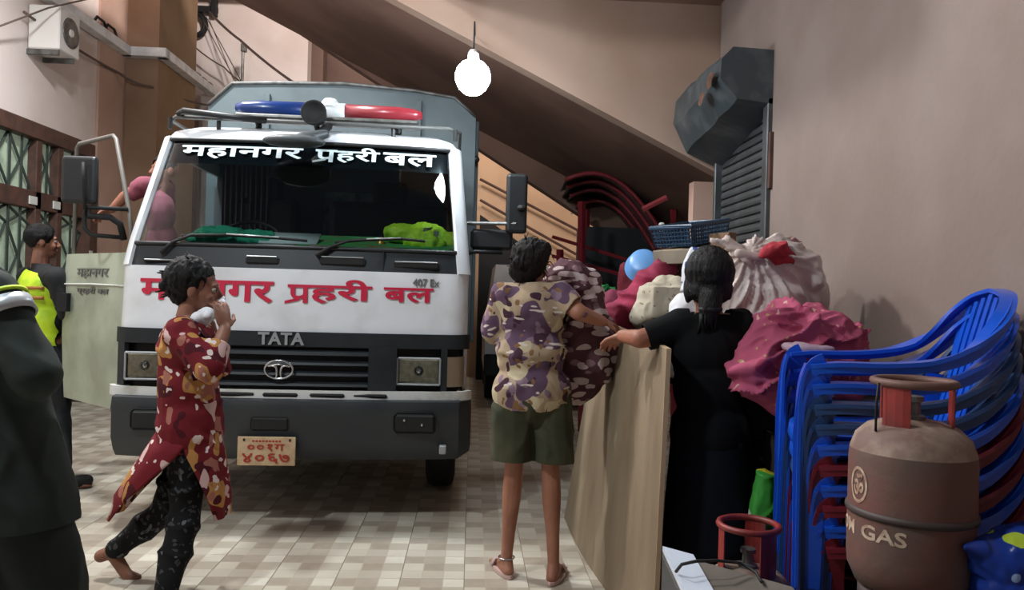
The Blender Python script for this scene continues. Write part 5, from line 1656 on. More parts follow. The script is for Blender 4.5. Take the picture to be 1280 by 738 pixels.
limb(b, [sA, eA, eA.lerp(wA, .85)], [.076, .066, .052]); limb(b, [sB, eB, eB.lerp(wB, .85)], [.08, .068, .055]); limb(b, [sA, sB], [.078, .078])
me = blob(b, .011, 16, .7, [(p(10, 650), -Z), (p(-54, 326), Z, .1)], creases(.010, Vector((.9, 0, .45)), 6, 1.4, .08, 8.5))
put('coat', me, M_uniform, W5, world=True)
ct = W5.children[-1]
d_ = (eA - sA).normalized(); a_ = d_.orthogonal().normalized(); b_ = d_.cross(a_)
for t0, wd, m_, nm, rr_ in ((.26, .045, M_reflect, 'arm_band', .083), (.12, .010, M_hivis, 'band_piping', .084)):
    rows = [[sA.lerp(eA, t0) + d_ * s_ * wd / 2 + a_ * rr_ * math.cos(q) + b_ * rr_ * math.sin(q) for q in [2 * PI * k / 32 for k in range(32)]] for s_ in (-1, 1)]
    b = MB(); b.grid(rows, closed=True); put(nm, evaluated(b.mesh(), [('SOLIDIFY', dict(thickness=.008))]), m_, ct, world=True)
b = MB()
oell(b, p(4, 600), rt5, Z, (.14, .12, .12))
limb(b, [p(34, 620, -.02), kA, aA + Z * .02], [.105, .105, .085]); limb(b, [p(-24, 620, .04), kB, aB + Z * .02], [.105, .10, .085])
put('trousers', blob(b, .011, 16, .7, [], folds(.010, 7, 7, 4, 9.5, True)), mat('darker_green_trousers', rgb(20, 30, 26), .9), W5, world=True)
b = MB(); oell(b, p(-63, 258), rt5, Z, (.096, .11, .098)); put('hair', blob(b, .008, 3, .5, [(at5(0, .05, .02), (fw5 - Z * .5))]), M_hair, W5, world=True)
for a_ in (aA, aB):
    b = MB(); b.cap(a_ - Z * .04 - fw5 * .04, a_ + fw5 * .17 - Z * .045, .046, .040); b.cap(a_, a_ - Z * .04, .055, .05)
    put('boot', blob(b, .008, 3, .5, [((0, 0, .002), -Z)]), M_black, W5, world=True)

# ---------------- person in pink reaching out of the cab
D6 = 5.4
p = lambda x, y, dd=0.0: P(x, y, D6 + dd)
sh_ = p(180, 232)
W6 = thing('person', 'person in pink top in the cab doorway with one arm on the open door frame', 'person', p(196, 350))
b = MB()
fw6 = (-XR * .6 - FW * .7).normalized(); rt6 = fw6.cross(Z).normalized()
at6 = head(b, p(206, 214, .10), fw6, Z, .95)
limb(b, [p(204, 230, .1), p(200, 242, .08)], [.048, .055])
oell(b, p(199, 268, .06), XR, Z, (.095, .11, .15)); oell(b, p(203, 304, .10), XR, Z, (.095, .11, .14))
limb(b, [sh_, p(207, 234, .14)], [.054, .054])
limb(b, [sh_, p(156, 246, .0), p(140, 262, -.02)], [.050, .040, .028]); hand(b, p(140, 262, -.02), -XR * .8 - Z * .4, -Z - FW * .2, 28, 1.0, 1)
limb(b, [p(207, 234, .14), p(208, 278, .26), p(214, 310, .30)], [.05, .04, .028]); hand(b, p(214, 310, .30), -Z, FW, 28, 1.0, -1)
limb(b, [p(192, 322, .08), p(190, 336, -.28), p(190, 400, -.30)], [.085, .06, .045]); limb(b, [p(208, 322, .08), p(208, 336, -.28), p(208, 400, -.30)], [.085, .06, .045])
put('body', blob(b, .0065, 3), M_skin, W6, world=True)
eyes(W6, at6, .95)
b = MB()
oell(b, p(199, 266, .06), XR, Z, (.108, .125, .155)); oell(b, p(203, 304, .10), XR, Z, (.106, .125, .15)); limb(b, [sh_, p(207, 234, .14)], [.066, .066]); limb(b, [sh_, p(164, 242)], [.068, .058]); limb(b, [p(207, 234, .14), p(208, 262, .22)], [.066, .058])
put('top', blob(b, .010, 4, .5, [(p(166, 240), -XR, .09), (p(202, 234, .08), Z, .08)], folds(.007, 9, 9, 6, 3.3, True), .004), M_pinkcloth, W6, world=True)
b = MB(); oell(b, p(207, 208, .12), XR, Z, (.088, .095, .09)); put('hair', blob(b, .008, 3, .5, [(at6(0, .045, .02), (fw6 - Z * .5))]), M_hair, W6, world=True)
b = MB(); limb(b, [p(192, 322, .08), p(190, 336, -.28), p(190, 400, -.30)], [.10, .075, .06]); limb(b, [p(208, 322, .08), p(208, 336, -.28), p(208, 400, -.30)], [.10, .075, .06])
put('trousers', blob(b, .012, 3), M_jacket, W6, world=True)

# ================================================================ board, table, bags, chairs, cylinders
# plywood board standing on edge, leaning a little to the right
nb, nt_ = P(817, 832, 2.80), P(836, 437, 2.80)
nb = G(816, 836); 
fb, ft = G(705, 648), None
vtop = (P(836, 437, 2.82)); ftop = P(749, 397, 4.55)
fb = Vector((fb.x, fb.y, 0)); nb.z = 0
t = thing('plywood_board', 'tall weathered plywood board standing on edge between the two women', 'board', (nb + fb) / 2)
rows_a, rows_b = [], []
nrm = (fb - nb).cross(Z).normalized()
if nrm.x < 0: nrm = -nrm
b = MB()
NU, NV = 12, 8
front = [[(nb.lerp(fb, u / NU)).lerp(vtop.lerp(ftop, u / NU), v / NV) + nrm * (0.012 * math.sin(u * .6)) for u in range(NU + 1)] for v in range(NV + 1)]
b.grid(front)
me = evaluated(b.mesh(), [('SOLIDIFY', dict(thickness=0.018, offset=0))])
put('panel', me, M_ply, t, world=True, smooth=False)
for a_, c_ in ((vtop, ftop), (nb, vtop)):
    b = MB(); pts = [a_.lerp(c_, k / 8.0) for k in range(9)]
    if a_ is vtop: pts = [front[NV][u] + Z * .001 for u in range(NU + 1)]
    else: pts = [front[v][0] - (fb - nb).normalized() * .001 for v in range(NV + 1)]
    b.ribbon(pts, .0185, .003, nrm); b.part('worn_edge', M_plyedge, t, world=True)

# long table that carries the heap
t = thing('trestle_table', 'dark trestle table against the right wall buried under bags', 'table', (1.34, 4.0, 0))
MB().boxpp((0.99, 2.95, 0.93), (1.69, 5.25, 0.965), .005).part('table_top', M_darkwood, t, world=True)
for x in (1.03, 1.65):
    for y in (3.0, 4.1, 5.2):
        MB().boxpp((x - .025, y - .025, 0), (x + .025, y + .025, .93), .004).part('leg', M_darkwood, t, world=True)
MB().boxpp((1.02, 2.98, .80), (1.66, 3.01, .93)).part('apron', M_darkwood, t, world=True)
# dark cloth bags below and in front of the table
def heap(seed, c, size, n=9, vox=.013, fold=.016, fs=8, ridged=True, cuts=()):
    r_ = random.Random(seed); b = MB(); c = Vector(c)
    b.ell(c, [s * .40 for s in size], 16)
    for k in range(n):
        o = Vector((r_.uniform(-.26, .26) * size[0], r_.uniform(-.26, .26) * size[1], r_.uniform(-.22, .22) * size[2]))
        b.ell(c + o, [s * r_.uniform(.2, .30) for s in size], 14)
    ax = Vector((r_.uniform(.3, 1), r_.uniform(-.3, .3), r_.uniform(-1, 1)))
    return blob(b, vox, 6, .5, cuts, plus(creases(fold * 1.3, ax, fs, fs * .22, .06, seed * 1.3), folds(fold * .35, fs * 1.4, fs * 1.4, fs, seed * 1.3, True)))
me = heap(21, (1.30, 3.25, .46), (.62, .5, .9), cuts=[((0, 0, .002), -Z)])
loose('dark_sack', 'dark charcoal sack standing on the floor beside the woman in black', 'sack', me, M_darkcloth)

# boxes on the table that lift the things on top
def carton(name, label, c, d, m, rz=0.0, cat='box', tape=True):
    o = thing(name, label, cat, (c[0], c[1], c[2] - d[2] / 2), rz)
    MB().box((0, 0, d[2] / 2), d, bevel=.004).part('body', m, o)
    MB().box((0, 0, d[2] + .001), (d[0] * .998, .05, .002)).part('tape', M_cream, o)
    for s in (-1, 1):
        MB().box((s * d[0] * .25, 0, d[2] + .0015), (d[0] * .49, d[1] * .99, .003)).part('flap', m, o)
    return o
carton('cardboard_box', 'dark carton on the table under the big white sack', (1.42, 3.40, 1.06), (.50, .46, .185), M_darkcloth)
carton('cardboard_box', 'brown carton on the table under the beige sprigged sack', (1.10, 3.88, 1.07), (.34, .40, .21), M_carton, .1)
carton('cardboard_box', 'tall carton on the table that carries the blue basket', (1.28, 4.42, 1.205), (.34, .44, .475), M_darkwood, .05)

# white cotton sack tied at the top
kn = P(935, 312, 3.30)
b = MB()
sc_ = lambda x, y, dd, r_: b.ell(P(x, y, 3.38 + dd), (r_, r_ * .85, r_ * .9), 18)
for x, y, dd, r_ in ((958, 372, .02, .20), (925, 375, -.02, .15), (1000, 372, .02, .135), (965, 345, .0, .16), (905, 385, -.02, .11), (992, 345, .02, .12), (935, 340, -.02, .13), (1008, 398, .0, .10), (950, 400, -.02, .17)):
    sc_(x, y, dd, r_)
for x, y, x2, y2, r1, r2 in ((935, 328, 912, 304, .055, .020), (938, 322, 972, 300, .05, .026), (908, 303, 892, 299, .020, .010), (972, 299, 990, 296, .024, .010), (985, 325, 1010, 332, .085, .06), (1005, 325, 1018, 350, .05, .05), (936, 322, 944, 304, .04, .03)):
    b.cap(P(x, y, 3.30), P(x2, y2, 3.30), r1, r2)
b.ell(P(965, 335, 3.36), (.17, .12, .10), 16)
f0 = folds(.007, 7, 7, 5, 3.7, True)
def sackdisp(co):
    d_ = co - kn; r_ = d_.length
    a = math.atan2(d_.z, d_.dot(XR))
    w_ = math.sin(a * 9 + noise.noise(co * 4) * 4 + r_ * 5)
    w2_ = math.sin(a * 23 + noise.noise(co * 7) * 5)
    k_ = max(0, 1 - abs(r_ - .16) / .30)
    return f0(co) + ((1 - abs(w_)) ** 2 * .022 + (1 - abs(w2_)) ** 2 * .008 - .006) * k_
me = blob(b, .008, 12, .6, (), sackdisp)
ws_ = loose('cotton_sack', 'large off-white cotton sack knotted at its top against the right wall', 'sack', me, M_whitesack)
b = MB(); b.cap(P(924, 317, 3.245), P(946, 321, 3.245), .022, .018); b.cap(P(930, 325, 3.24), P(938, 330, 3.24), .012, .008)
put('knot', blob(b, .006, 3), M_whitesack, ws_, world=True)
me = heap(31, P(974, 316, 3.235), (.17, .11, .10), 7, .007, .018, 18)
loose('red_cloth', 'red cloth showing in the open mouth of the white sack', 'cloth', me, M_redcloth)
me = heap(32, P(991, 307, 3.34), (.10, .09, .08), 5, .007, .008, 22)
loose('mauve_cloth', 'dull mauve cloth peeping out behind the red cloth of the white sack', 'cloth', me, mat('mauve_cloth', rgb(150, 112, 112), .9))

# pink bedding
b = MB()
for x, y, D, r_ in ((1000, 412, 3.0, .10), (970, 420, 2.96, .13), (1030, 425, 3.0, .13), (1000, 440, 2.94, .15), (960, 455, 2.92, .12), (1050, 445, 2.98, .10), (990, 470, 2.90, .14), (960, 480, 2.88, .10), (1030, 465, 2.92, .13), (1010, 395, 3.05, .06), (945, 480, 2.9, .08), (1000, 490, 2.9, .09), (1060, 470, 2.92, .10), (950, 440, 2.92, .10), (945, 465, 2.88, .11), (1040, 480, 2.9, .11), (1065, 425, 3.02, .06), (980, 395, 3.0, .06), (975, 490, 2.88, .10), (1020, 400, 3.04, .07)):
    b.ell(P(x, y, D), (r_ * 1.08, r_, r_), 16)
def bdisp(co):
    q = Vector((co.x + co.z * .8, co.y, co.z * 1.0 - co.x * .5))
    return .9 * folds(.026, 3.2, 3.2, 14, 6.1, True)(q) + folds(.005, 12, 12, 12, 2.1, True)(co)
me = blob(b, .0085, 14, .7, (), plus(creases(.042, Vector((-.55, 0, 1)), 6.5, 1.3, .10, 6.1, 2.6), creases(.014, Vector((-.2, .3, 1)), 16, 3, .05, 2.1), folds(.004, 14, 14, 14, 2.1, True)))
loose('pink_bedding', 'crumpled pink sprigged bedding between the blue chairs and the white sack', 'bedding', me, M_bedding)
# whitish cloth folded over its top edge
me = heap(41, P(1012, 436, 2.78), (.20, .12, .05), 6, .008, .010, 16)
loose('lilac_cloth', 'pale lilac cloth scrap on the bedding by the top chair arm', 'cloth', me, mat('pale_lilac_cloth', rgb(190, 160, 176), .85))
# stack of bedding below, dark boxes to carry it
carton('cardboard_box', 'dark box on the floor under the pink bedding', (1.43, 2.93, .42), (.50, .30, .84), M_darkcloth)

# crimson cloth bag, basin, sprigged sack, printed bag, snack bags
b = MB()
for x, y, D, r_ in ((818, 362, 4.1, .115), (797, 382, 4.1, .12), (776, 396, 4.1, .10), (820, 385, 4.15, .12), (826, 345, 4.1, .085), (800, 402, 4.1, .11), (827, 333, 4.12, .04)):
    b.ell(P(x, y, D), (r_, r_, r_), 16)
me = blob(b, .009, 12, .6, (), creases(.030, Vector((1, 0, .9)), 8, 1.5, .07, 8.1))
cb_ = loose('crimson_bundle', 'crimson cloth bundle heaped behind the board in front of the blue basin', 'bundle', me, M_crimson)
me = MB().lathe([(0.0, 0.0), (.10, .004), (.125, .02), (.155, .10), (.172, .125), (.176, .128), (.170, .120), (.15, .10), (.12, .024), (0, .01)], n=36).mesh()
me.transform(Matrix.Translation(P(803, 325, 4.48)) @ Matrix.Rotation(R(-20), 4, 'Z') @ Matrix.Rotation(R(62), 4, 'X') @ Matrix.Scale(-.64, 4, (0, 0, 1)) @ Matrix.Scale(.66, 4, (1, 0, 0)) @ Matrix.Scale(.66, 4, (0, 1, 0)))
me.flip_normals()
bs = loose('basin', 'round blue plastic basin standing on its side behind the crimson bundle', 'basin', me, M_basin)
me = heap(51, P(762, 388, 4.55), (.22, .2, .24), 6, .011, .015, 12)
loose('maroon_bundle', 'dull maroon cloth bundle low at the left of the crimson bundle', 'bundle', me, M_magenta)
me = heap(52, P(783, 358, 4.85), (.16, .16, .38), 6, .010, .012, 14)
loose('wine_red_cloth', 'wine red cloth behind the blue basin', 'cloth', me, mat('wine_red_cloth', rgb(110, 30, 44), .9))
b = MB()
for x, y, D, r_ in ((815, 372, 3.8, .085), (830, 385, 3.8, .10), (810, 392, 3.78, .09), (845, 365, 3.85, .09), (852, 385, 3.8, .10), (828, 362, 3.85, .07)):
    b.ell(P(x, y, D), (r_, r_, r_), 14)
b.box(P(830, 378, 3.8), (.22, .16, .17), rz=.3)
me = blob(b, .009, 6, .6, (), plus(creases(.018, Vector((1, 0, -.6)), 9, 1.8, .08, 4.1), folds(.004, 16, 16, 12, 4.1, True)))
loose('sprigged_sack', 'beige sprigged cloth sack leaning left of the woman in black', 'sack', me, M_sack_beige)
me = heap(61, P(868, 345, 3.62), (.17, .16, .34), 7, .010, .012, 14)
loose('printed_carry_bag', 'white plastic bag with blue print rising behind the head of the woman in black', 'bag', me, M_bluewhite)
me = heap(62, P(855, 385, 3.55), (.16, .14, .18), 6, .010, .010, 14)
loose('white_cloth_bag', 'white cloth bag low behind the left ear of the woman in black', 'bag', me, M_mask)
me = heap(63, P(756, 372, 4.75), (.15, .12, .18), 6, .009, .014, 20)
loose('green_packet', 'shiny green packet beside the printed bundle', 'packet', me, mat('shiny_green', rgb(30, 124, 62), .25))
me = heap(64, P(752, 380, 4.6), (.10, .09, .13), 6, .009, .014, 20)
loose('yellow_packet', 'shiny yellow packet below the green packet', 'packet', me, mat('shiny_yellow', rgb(196, 190, 44), .3))
me = heap(65, P(794, 402, 4.0), (.10, .07, .05), 5, .008, .012, 22)
loose('silver_packet', 'small silvery green packet on the board top by the hand of the woman in black', 'packet', me, mat('silver_green_foil', rgb(160, 186, 164), .25, .5))
# low supports behind the board for those
carton('cardboard_box', 'tall dark carton behind the far end of the board under the packets', (P(768, 400, 4.75).x, P(768, 400, 4.75).y, .62), (.30, .42, 1.23), M_darkwood)

# grey flat carton and blue basket on the tall carton
bc = P(866, 300, 4.05)
t = thing('flat_carton', 'grey flat carton lying tilted under the blue basket', 'carton', P(868, 318, 4.05))
Mx = Matrix.Translation(P(868, 316, 4.08)) @ Matrix.Rotation(R(30), 4, 'Z') @ Matrix.Rotation(R(-11), 4, 'Y')
MB().box((0, 0, 0), (.34, .28, .075), bevel=.004, M=Mx).part('body', M_carton, t, world=True)
MB().box((0.0, 0, 0.0388), (.33, .14, .002), M=Mx).part('lid_flap', M_plyedge, t, world=True)
MB().box((0.0, -.141, 0.0), (.32, .002, .03), M=Mx).part('side_band', M_plyedge, t, world=True)
t = thing('plastic_basket', 'blue teal slotted plastic basket on top of the heap before the shutter', 'basket', P(864, 300, 4.05))
Mb = Matrix.Translation(P(864, 305, 4.08)) @ Matrix.Rotation(R(36), 4, 'Z') @ Matrix.Rotation(R(-10), 4, 'Y')
bw, bd, bh = .29, .24, .105
def bk(u, v, z):
    k = 1 + .12 * (z / bh)
    return Mb @ Vector((u * bw / 2 * k, v * bd / 2 * k, z))
corners = [(-1, -1), (1, -1), (1, 1), (-1, 1)]
for i in range(4):
    a, c = corners[i], corners[(i + 1) % 4]
    nrib = 16 if i % 2 == 0 else 12
    b = MB()
    for k in range(nrib + 1):
        u = k / nrib
        x, y = a[0] + (c[0] - a[0]) * u, a[1] + (c[1] - a[1]) * u
        b.tube([bk(x, y, 0.0), bk(x, y, bh)], .0045, 4)
    for z in (.015, .035, .055, .075, .095):
        b.tube([bk(a[0], a[1], z), bk(c[0], c[1], z)], .004, 4)
    b.part('slotted_side', M_basket, t, world=True)
MB().box((0, 0, 0.003), (bw, bd, .006), M=Mb).part('base', M_basket, t, world=True)
MB().tube([bk(x, y, bh) for x, y in corners], .012, 6, closed=True).part('rim', M_basket, t, world=True, smooth=False)
MB().box(P(827, 284, 4.2), (.03, .03, .05), bevel=.008).part('clip', M_paper, t, world=True)
t = thing('plank', 'short raw plank end resting at the right of the grey flat carton', 'plank', P(896, 305, 4.0))
MB().box((0, 0, 0), (.05, .16, .10), bevel=.003, M=Matrix.Translation(P(903, 304, 3.9)) @ Matrix.Rotation(R(20), 4, 'Z')).part('board', M_wood, t, world=True)

# green printed sack under the bedding
me = heap(71, P(955, 628, 2.86), (.13, .12, .34), 7, .009, .012, 16)
loose('green_sack', 'green and yellow printed plastic sack standing right of the long dark skirt', 'sack', me, M_greenbag)
carton('cardboard_box', 'low carton on the floor under the green printed sack', (P(955, 628, 2.86).x, P(955, 628, 2.86).y, .14), (.2, .2, .27), M_carton)

# ---------------- monobloc chairs
def make_chair(name, label, m):
    t = thing(name, label, 'chair')
    f = 1.0
    # seat with a rolled front lip
    rows = []
    for i in range(9):
        y = .22 - .44 * i / 8
        rows.append([(x * (.215 - .02 * i / 8), y, .435 - .018 * math.cos(x * 1.3) * math.sin(PI * min(1, (i + .5) / 8)) - (.05 if i == 0 else 0)) for x in [-1 + 2 * k / 10 for k in range(11)]])
    b = MB(); b.grid(rows)
    put('seat', evaluated(b.mesh(), [('SOLIDIFY', dict(thickness=.010, offset=0))]), m, t, smooth=True)
    # front apron, bulging
    b = MB(); b.grid([[(x * .215, .225 + .03 * (1 - x * x) + dy, z) for x in [-1 + 2 * k / 10 for k in range(11)]] for dy, z in ((-.02, .435), (.0, .425), (.004, .395), (-.01, .36))])
    put('front_apron', evaluated(b.mesh(), [('SOLIDIFY', dict(thickness=.006))]), m, t, smooth=True)
    for s in (-1, 1):
        # front leg and arm support in one upright
        b = MB()
        b.ribbon([(s * .265, .235, 0.0), (s * .250, .232, .22), (s * .238, .228, .44), (s * .245, .225, .56), (s * .250, .215, .628), (s * .252, .190, .648)], [.075, .085, .10, .085, .075, .07], .010, Vector((0, 1, .15)), 4)
        b.ribbon([(s * .250, .262, 0.0), (s * .232, .262, .22), (s * .215, .262, .44), (s * .222, .258, .58), (s * .236, .245, .64)], [.07, .075, .085, .07, .055], .009, Vector((1, 0, 0)), 4)
        b.part('leg', m, t, auto=50)
        b = MB()
        b.ribbon([(s * .255, -.235, 0.0), (s * .235, -.225, .22), (s * .215, -.212, .44), (s * .21, -.23, .60)], [.07, .078, .085, .06], .010, Vector((0, 1, 0)))
        b.ribbon([(s * .235, -.262, 0.0), (s * .215, -.255, .22), (s * .195, -.245, .44)], [.05, .055, .06], .009, Vector((1, 0, 0)))
        b.part('leg', m, t, auto=50)
        # arm flowing into the back rim
        b = MB()
        pts = [(s * .250, .235, .642), (s * .258, .16, .652), (s * .262, .04, .655), (s * .262, -.08, .668), (s * .252, -.17, .700), (s * .232, -.235, .755), (s * .195, -.285, .815), (s * .12, -.318, .862), (0, -.330, .880)]
        sd = [Vector((1, 0, 0))] * 4 + [Vector((1, -.1, .3)), Vector((1, -.3, .7)), Vector((.8 * s * s, -.8 , 0)) * 1.0, Vector((0, -1, .2)), Vector((0, -1, .2))]
        sd = [Vector((1 * 1.0, 0, 0)), Vector((1, 0, 0)), Vector((1, 0, 0)), Vector((1, 0, 0)), Vector((.9, -.2 * s, .3 * s)), Vector((.6, -.6 * s, .2 * s)), Vector((.3, -1 * s, 0)), Vector((0.05, -1 * s, 0)), Vector((0, -1 * s, 0))]
        b.ribbon(pts, [.062, .066, .066, .060, .054, .050, .046, .044, .044], .012, sd, 4)
        b.ribbon([Vector(q_) + Vector((s * .028 * (1 - i_ / 8.0), -.012 * i_ / 8.0, -.012)) for i_, q_ in enumerate(pts)], [.022, .024, .026, .028, .030, .032, .032, .03, .03], .006, [Vector((0, 0, 1))] * 4 + [Vector((0, .3, 1))] * 5, 4)
        b.part('armrest', m, t, auto=60)
    # back panel: splats between seat and rim
    for k in range(-3, 4):
        x = k * .048
        zt = .868 - abs(k) * .012
        b = MB()
        b.ribbon([(x * .9, -.205, .44), (x * .98, -.245, .58), (x * 1.05, -.285, .74), (x * 1.08, -.318 + abs(k) * .003, zt)], [.030, .032, .032, .03], .007, Vector((1, 0, 0)))
        b.part('back_splat', m, t, auto=60)
    b = MB(); b.ribbon([(-.20, -.235, .56), (-.1, -.252, .575), (0, -.256, .58), (.1, -.252, .575), (.20, -.235, .56)], .05, .008, Vector((0, -.2, 1))); b.part('back_rail', m, t, auto=60)
    b = MB(); b.ribbon([(-.19, -.275, .70), (-.1, -.286, .71), (0, -.288, .715), (.1, -.286, .71), (.19, -.275, .70)], .14, .007, Vector((0, -.25, 1))); b.part('back_rail', m, t, auto=60)
    return t
def copy_thing(r, loc, rz, label, group):
    c = r.copy(); COL.objects.link(c); c.location = loc; c.rotation_euler = (0, 0, rz); c['label'] = label; c['group'] = group
    for ch in r.children:
        d = ch.copy(); COL.objects.link(d); d.parent = c
    return c
A_ = P(988, 440, 2.68); B_ = P(1012, 456, 2.24)
arm_mid = (A_ + B_) / 2
side = (B_ - A_); side.z = 0; side.normalize()        # from far arm to near arm
fwd_c = Vector((side.y, -side.x, 0))
if fwd_c.x > 0: fwd_c = -fwd_c
rz = math.atan2(fwd_c.y, fwd_c.x) - PI / 2
top_z = arm_mid.z - .648
base0 = Vector((arm_mid.x, arm_mid.y, 0)) - fwd_c * .235
kinds = ['b', 'b', 'd', 'd', 'b', 'r', 'b', 'r', 'b', 'r']
nm = {'b': 'blue', 'd': 'faded teal', 'r': 'maroon'}
proto = {}
step = top_z / 9.0
words = ['topmost', 'second from the top', 'third from the top', 'fourth from the top', 'fifth from the top', 'sixth from the top', 'seventh from the top', 'eighth from the top', 'second from the floor', 'lowest, standing on the floor']
for k, kd in enumerate(kinds):
    lab = '%s plastic armchair, %s of the stack by the gas cylinder' % (nm[kd], words[k])
    lab = lab.replace('topmost of', 'topmost of')
    loc = base0 + Vector((0, 0, top_z - k * step)) + fwd_c * (-.006 * k)
    if kd not in proto:
        proto[kd] = make_chair('plastic_chair', lab, {'b': M_chair_b, 'd': M_chair_d, 'r': M_chair_r}[kd])
        o = proto[kd]; o.location = loc; o.rotation_euler = (0, 0, rz); o['group'] = 'stacked plastic armchairs'
    else:
        copy_thing(proto[kd], loc, rz, lab, 'stacked plastic armchairs')

# ---------------- gas cylinders
def cylinder(c, r, label, body_m, dome_m, ring_m, rot=0.0, text=False, h=.60):
    t = thing('gas_cylinder', label, 'gas cylinder', c, rot)
    k = r / .155
    prof = [(0, .06), (r * .55, .062), (r * .86, .085), (r * .98, .125), (r, .16), (r, .265)]
    prof2 = [(r, .285), (r, .40), (r * .985, .425), (r * .90, .462), (r * .72, .488), (r * .45, .502), (r * .16, .507), (0, .508)]
    MB().lathe(prof + [(r, .27)], n=48).part('body', body_m, t, smooth=True)
    MB().lathe([(r, .27)] + prof2[:3], n=48).part('upper_body', body_m, t, smooth=True)
    MB().lathe(prof2[2:], n=48).part('dome', dome_m, t, smooth=True)
    MB().lathe([(r * .99, .262), (r + .004, .264), (r + .006, .272), (r + .004, .280), (r * .99, .282)], n=48).part('weld_band', M_cylband, t, smooth=True)
    MB().lathe([(r * .72, 0), (r * .78, 0), (r * .80, .03), (r * .80, .08), (r * .74, .08), (r * .72, 0)], n=40).part('foot_ring', ring_m, t, smooth=True)
    rr_ = .098 * k
    ring = MB(); ring.tube([Vector((rr_ * math.cos(a), rr_ * math.sin(a), h)) for a in [2 * PI * i / 36 for i in range(36)]], .0105, 8, closed=True)
    ring.part('handle_ring', ring_m if not text else mat('brown_grimy_ring', rgb(104, 74, 64), .6), t, smooth=True)
    for j, a in enumerate((R(-25), R(95), R(215))):
        b = MB()
        b.grid([[Vector((rr_ * math.cos(a + d), rr_ * math.sin(a + d), z)) for d in (-.38, -.19, 0, .19, .38)] for z in (.475, .53, h)])
        put('stay_plate', evaluated(b.mesh(), [('SOLIDIFY', dict(thickness=.005))]), M_cylred, t, smooth=False)
    b = MB(); b.lathe([(0, .50), (.03, .50), (.03, .515), (.018, .52), (.016, .55), (.024, .552), (.024, .565), (0, .568)], n=20); b.part('valve', M_steel, t)
    return t
C1 = P(1139, 600, 1.95); C1z = P(1139, 478, 1.95).z - .60
fr_ang = math.atan2(-C1.y, -C1.x)
ct_ = cylinder((C1.x, C1.y, C1z), .149, 'scuffed red gas cylinder with cream OM GAS stencil beside the blue chairs', M_cyl, M_cyl_top, M_cylband, fr_ang + PI * .0, True)
def wrap_text(s, par, a_mid, z0, z1, halfang, r, m, name, bold=.02, lab=None):
    me = text_mesh(s, 1.0, bold, .02)
    bm = bmesh.new(); bm.from_mesh(me)
    bmesh.ops.triangulate(bm, faces=bm.faces[:]); bmesh.ops.subdivide_edges(bm, edges=bm.edges[:], cuts=1)
    bm.to_mesh(me); bm.free()
    fit_text(me, -halfang, halfang, z0, z1)
    for v in me.vertices:
        a = a_mid + v.co.x; z = v.co.y; rad = r + (.0012 if v.co.z > 0 else -.001)
        v.co = Vector((rad * math.cos(a), rad * math.sin(a), z))
    o = put(name, me, m, par, smooth=False)
    if lab: o['label'] = lab
    return o
# angle 0 looks at the camera; image left is negative angle around z for a viewer in front
wrap_text('OM', ct_, R(-70), .212, .248, R(14), .149, M_cyltext, 'stencil_word')
wrap_text('GAS', ct_, R(-24), .212, .248, R(22), .149, M_cyltext, 'stencil_word')
MB_ = MB()
n_ = 28
ring_o = []; ring_i = []
for i in range(n_):
    a = 2 * PI * i / n_
    for lst, ww, hh in ((ring_o, .21, .046), (ring_i, .17, .038)):
        aa = R(-52) + ww * math.cos(a); zz = .340 + hh * math.sin(a)
        lst.append(Vector((.1503 * math.cos(aa), .1503 * math.sin(aa), zz)))
MB_.grid([ring_o, ring_i], closed=True)
MB_.part('stencil_oval', M_cyltext, ct_)
wrap_text('ॐ', ct_, R(-52), .314, .368, R(7.5), .149, M_cyltext, 'stencil_symbol', .03)
# thin hook wire hanging from the ring to the dome
MB().tube([P(1092, 478, 1.90), P(1092, 505, 1.90), P(1093, 526, 1.90)], .004, 6).part('wire_hook', M_black, ct_, world=False) if False else None
t_ = MB().tube([Vector((.082, -.078, .60)), Vector((.088, -.082, .55)), Vector((.088, -.082, .478))], .0035, 6).part('wire_hook', M_black, ct_, smooth=True)
t = thing('wooden_crate', 'low wooden crate carrying the scuffed gas cylinder', 'crate', (C1.x + .05, C1.y - .02, 0))
cz = C1z - .004
for x in (-.20, .20):
    for y in (-.17, .17):
        MB().boxpp((x - .02, y - .02, 0), (x + .02, y + .02, cz - .02)).part('post', M_wood, t)
for y in (-.16, -.08, 0, .08, .16):
    MB().boxpp((-.23, y - .035, cz - .02), (.23, y + .035, cz), .002).part('slat', M_wood, t)
for z in (.08, .25, .42):
    for y in (-.20, .19):
        MB().boxpp((-.23, y, z), (.23, y + .012, z + .08), .002).part('slat', M_wood, t)
C2 = P(936, 656, 2.42)
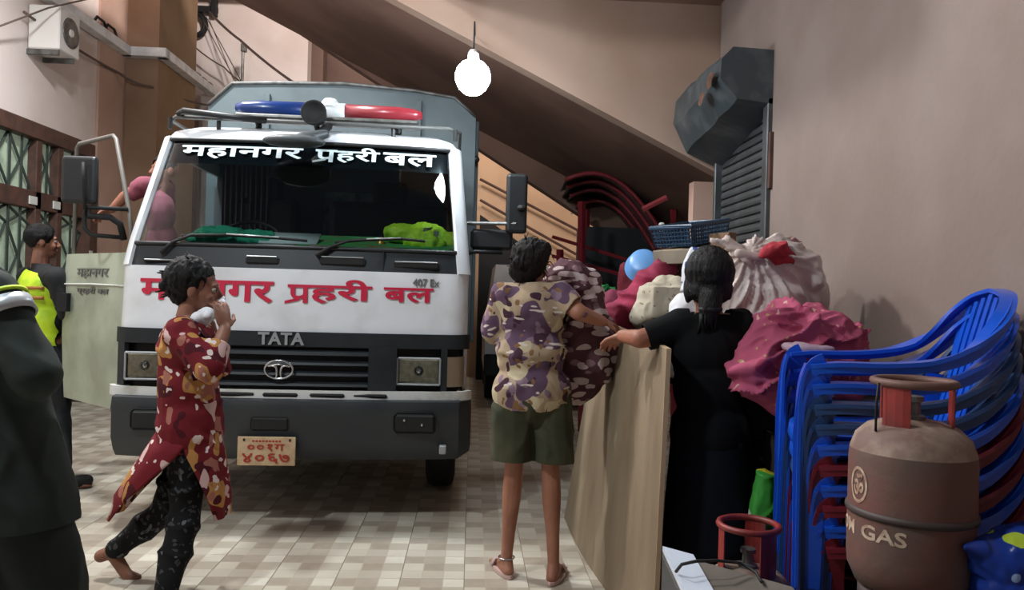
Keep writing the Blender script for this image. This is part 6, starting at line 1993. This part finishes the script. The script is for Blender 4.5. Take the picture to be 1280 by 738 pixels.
c2_ = cylinder((C2.x, C2.y, 0.0), .145, 'red oxide gas cylinder with open ring handle behind the low cabinet', M_cyl, M_cyl_top, M_cylred, R(200), False, h=C2.z - .002)

# low cabinet with a white edged top in the foreground
zt_ = .60
a0, a1_, nl = G(828, 688, zt_), G(990, 733, zt_), G(851, 738, zt_)
dirn = (nl - a0).normalized()
c3, d3 = a1_ + dirn * .9, a0 + dirn * 1.1
t = thing('low_cabinet', 'low dark cabinet with dusty grey top and white edge strip in the foreground', 'cabinet', (a0.x, a0.y, 0))
q = [(v.x, v.y) for v in (a0, a1_, c3, d3)]
MB().prism(q, 0.02, zt_ - .02, 'z').part('body', M_cabinet, t, world=True)
MB().prism(q, zt_ - .02, zt_ - .002, 'z').part('top', M_cabinet_top, t, world=True)
a2, d2_ = a0.lerp(a1_, .26), d3 + (a1_ - a0) * .26
MB().prism([(v.x, v.y) for v in (a0, a2, d2_, d3)], zt_ - .018, zt_ + .012, 'z').part('white_edge', M_whitestrip, t, world=True)
MB().tube([G(845, 715, zt_ + .02), G(852, 706, zt_ + .05), G(870, 702, zt_ + .05), G(895, 701, zt_ + .05), G(925, 704, zt_ + .03), G(945, 716, zt_ + .015), G(952, 728, zt_ + .01)], .0045, 6).part('cable', M_cable, None, smooth=True)
o = bpy.data.objects['cable']; tag(o, 'thin black cable arching over the white cabinet edge', 'cable')
# blue bag with yellow leaves at the right corner
b = MB()
for x, y, r_ in ((1262, 705, .085), (1240, 700, .06), (1285, 700, .10), (1290, 730, .11), (1262, 735, .09), (1225, 690, .03), (1310, 715, .11)):
    b.ell(P(x, y, 1.82), (r_, r_, r_ * .85), 14)
b.cap(P(1225, 690, 1.80), P(1206, 684, 1.78), .025, .006)
me = blob(b, .007, 4, .5, (), folds(.012, 16, 16, 12, 4.4, True))
loose('blue_gift_bag', 'shiny blue plastic bag with yellow leaves at the lower right corner', 'bag', me, M_bluebag)
carton('cardboard_box', 'dark carton at the lower right corner under the shiny blue bag', (P(1280, 700, 1.82).x + .0, P(1280, 700, 1.82).y, .275), (.22, .26, .54), M_darkcloth)
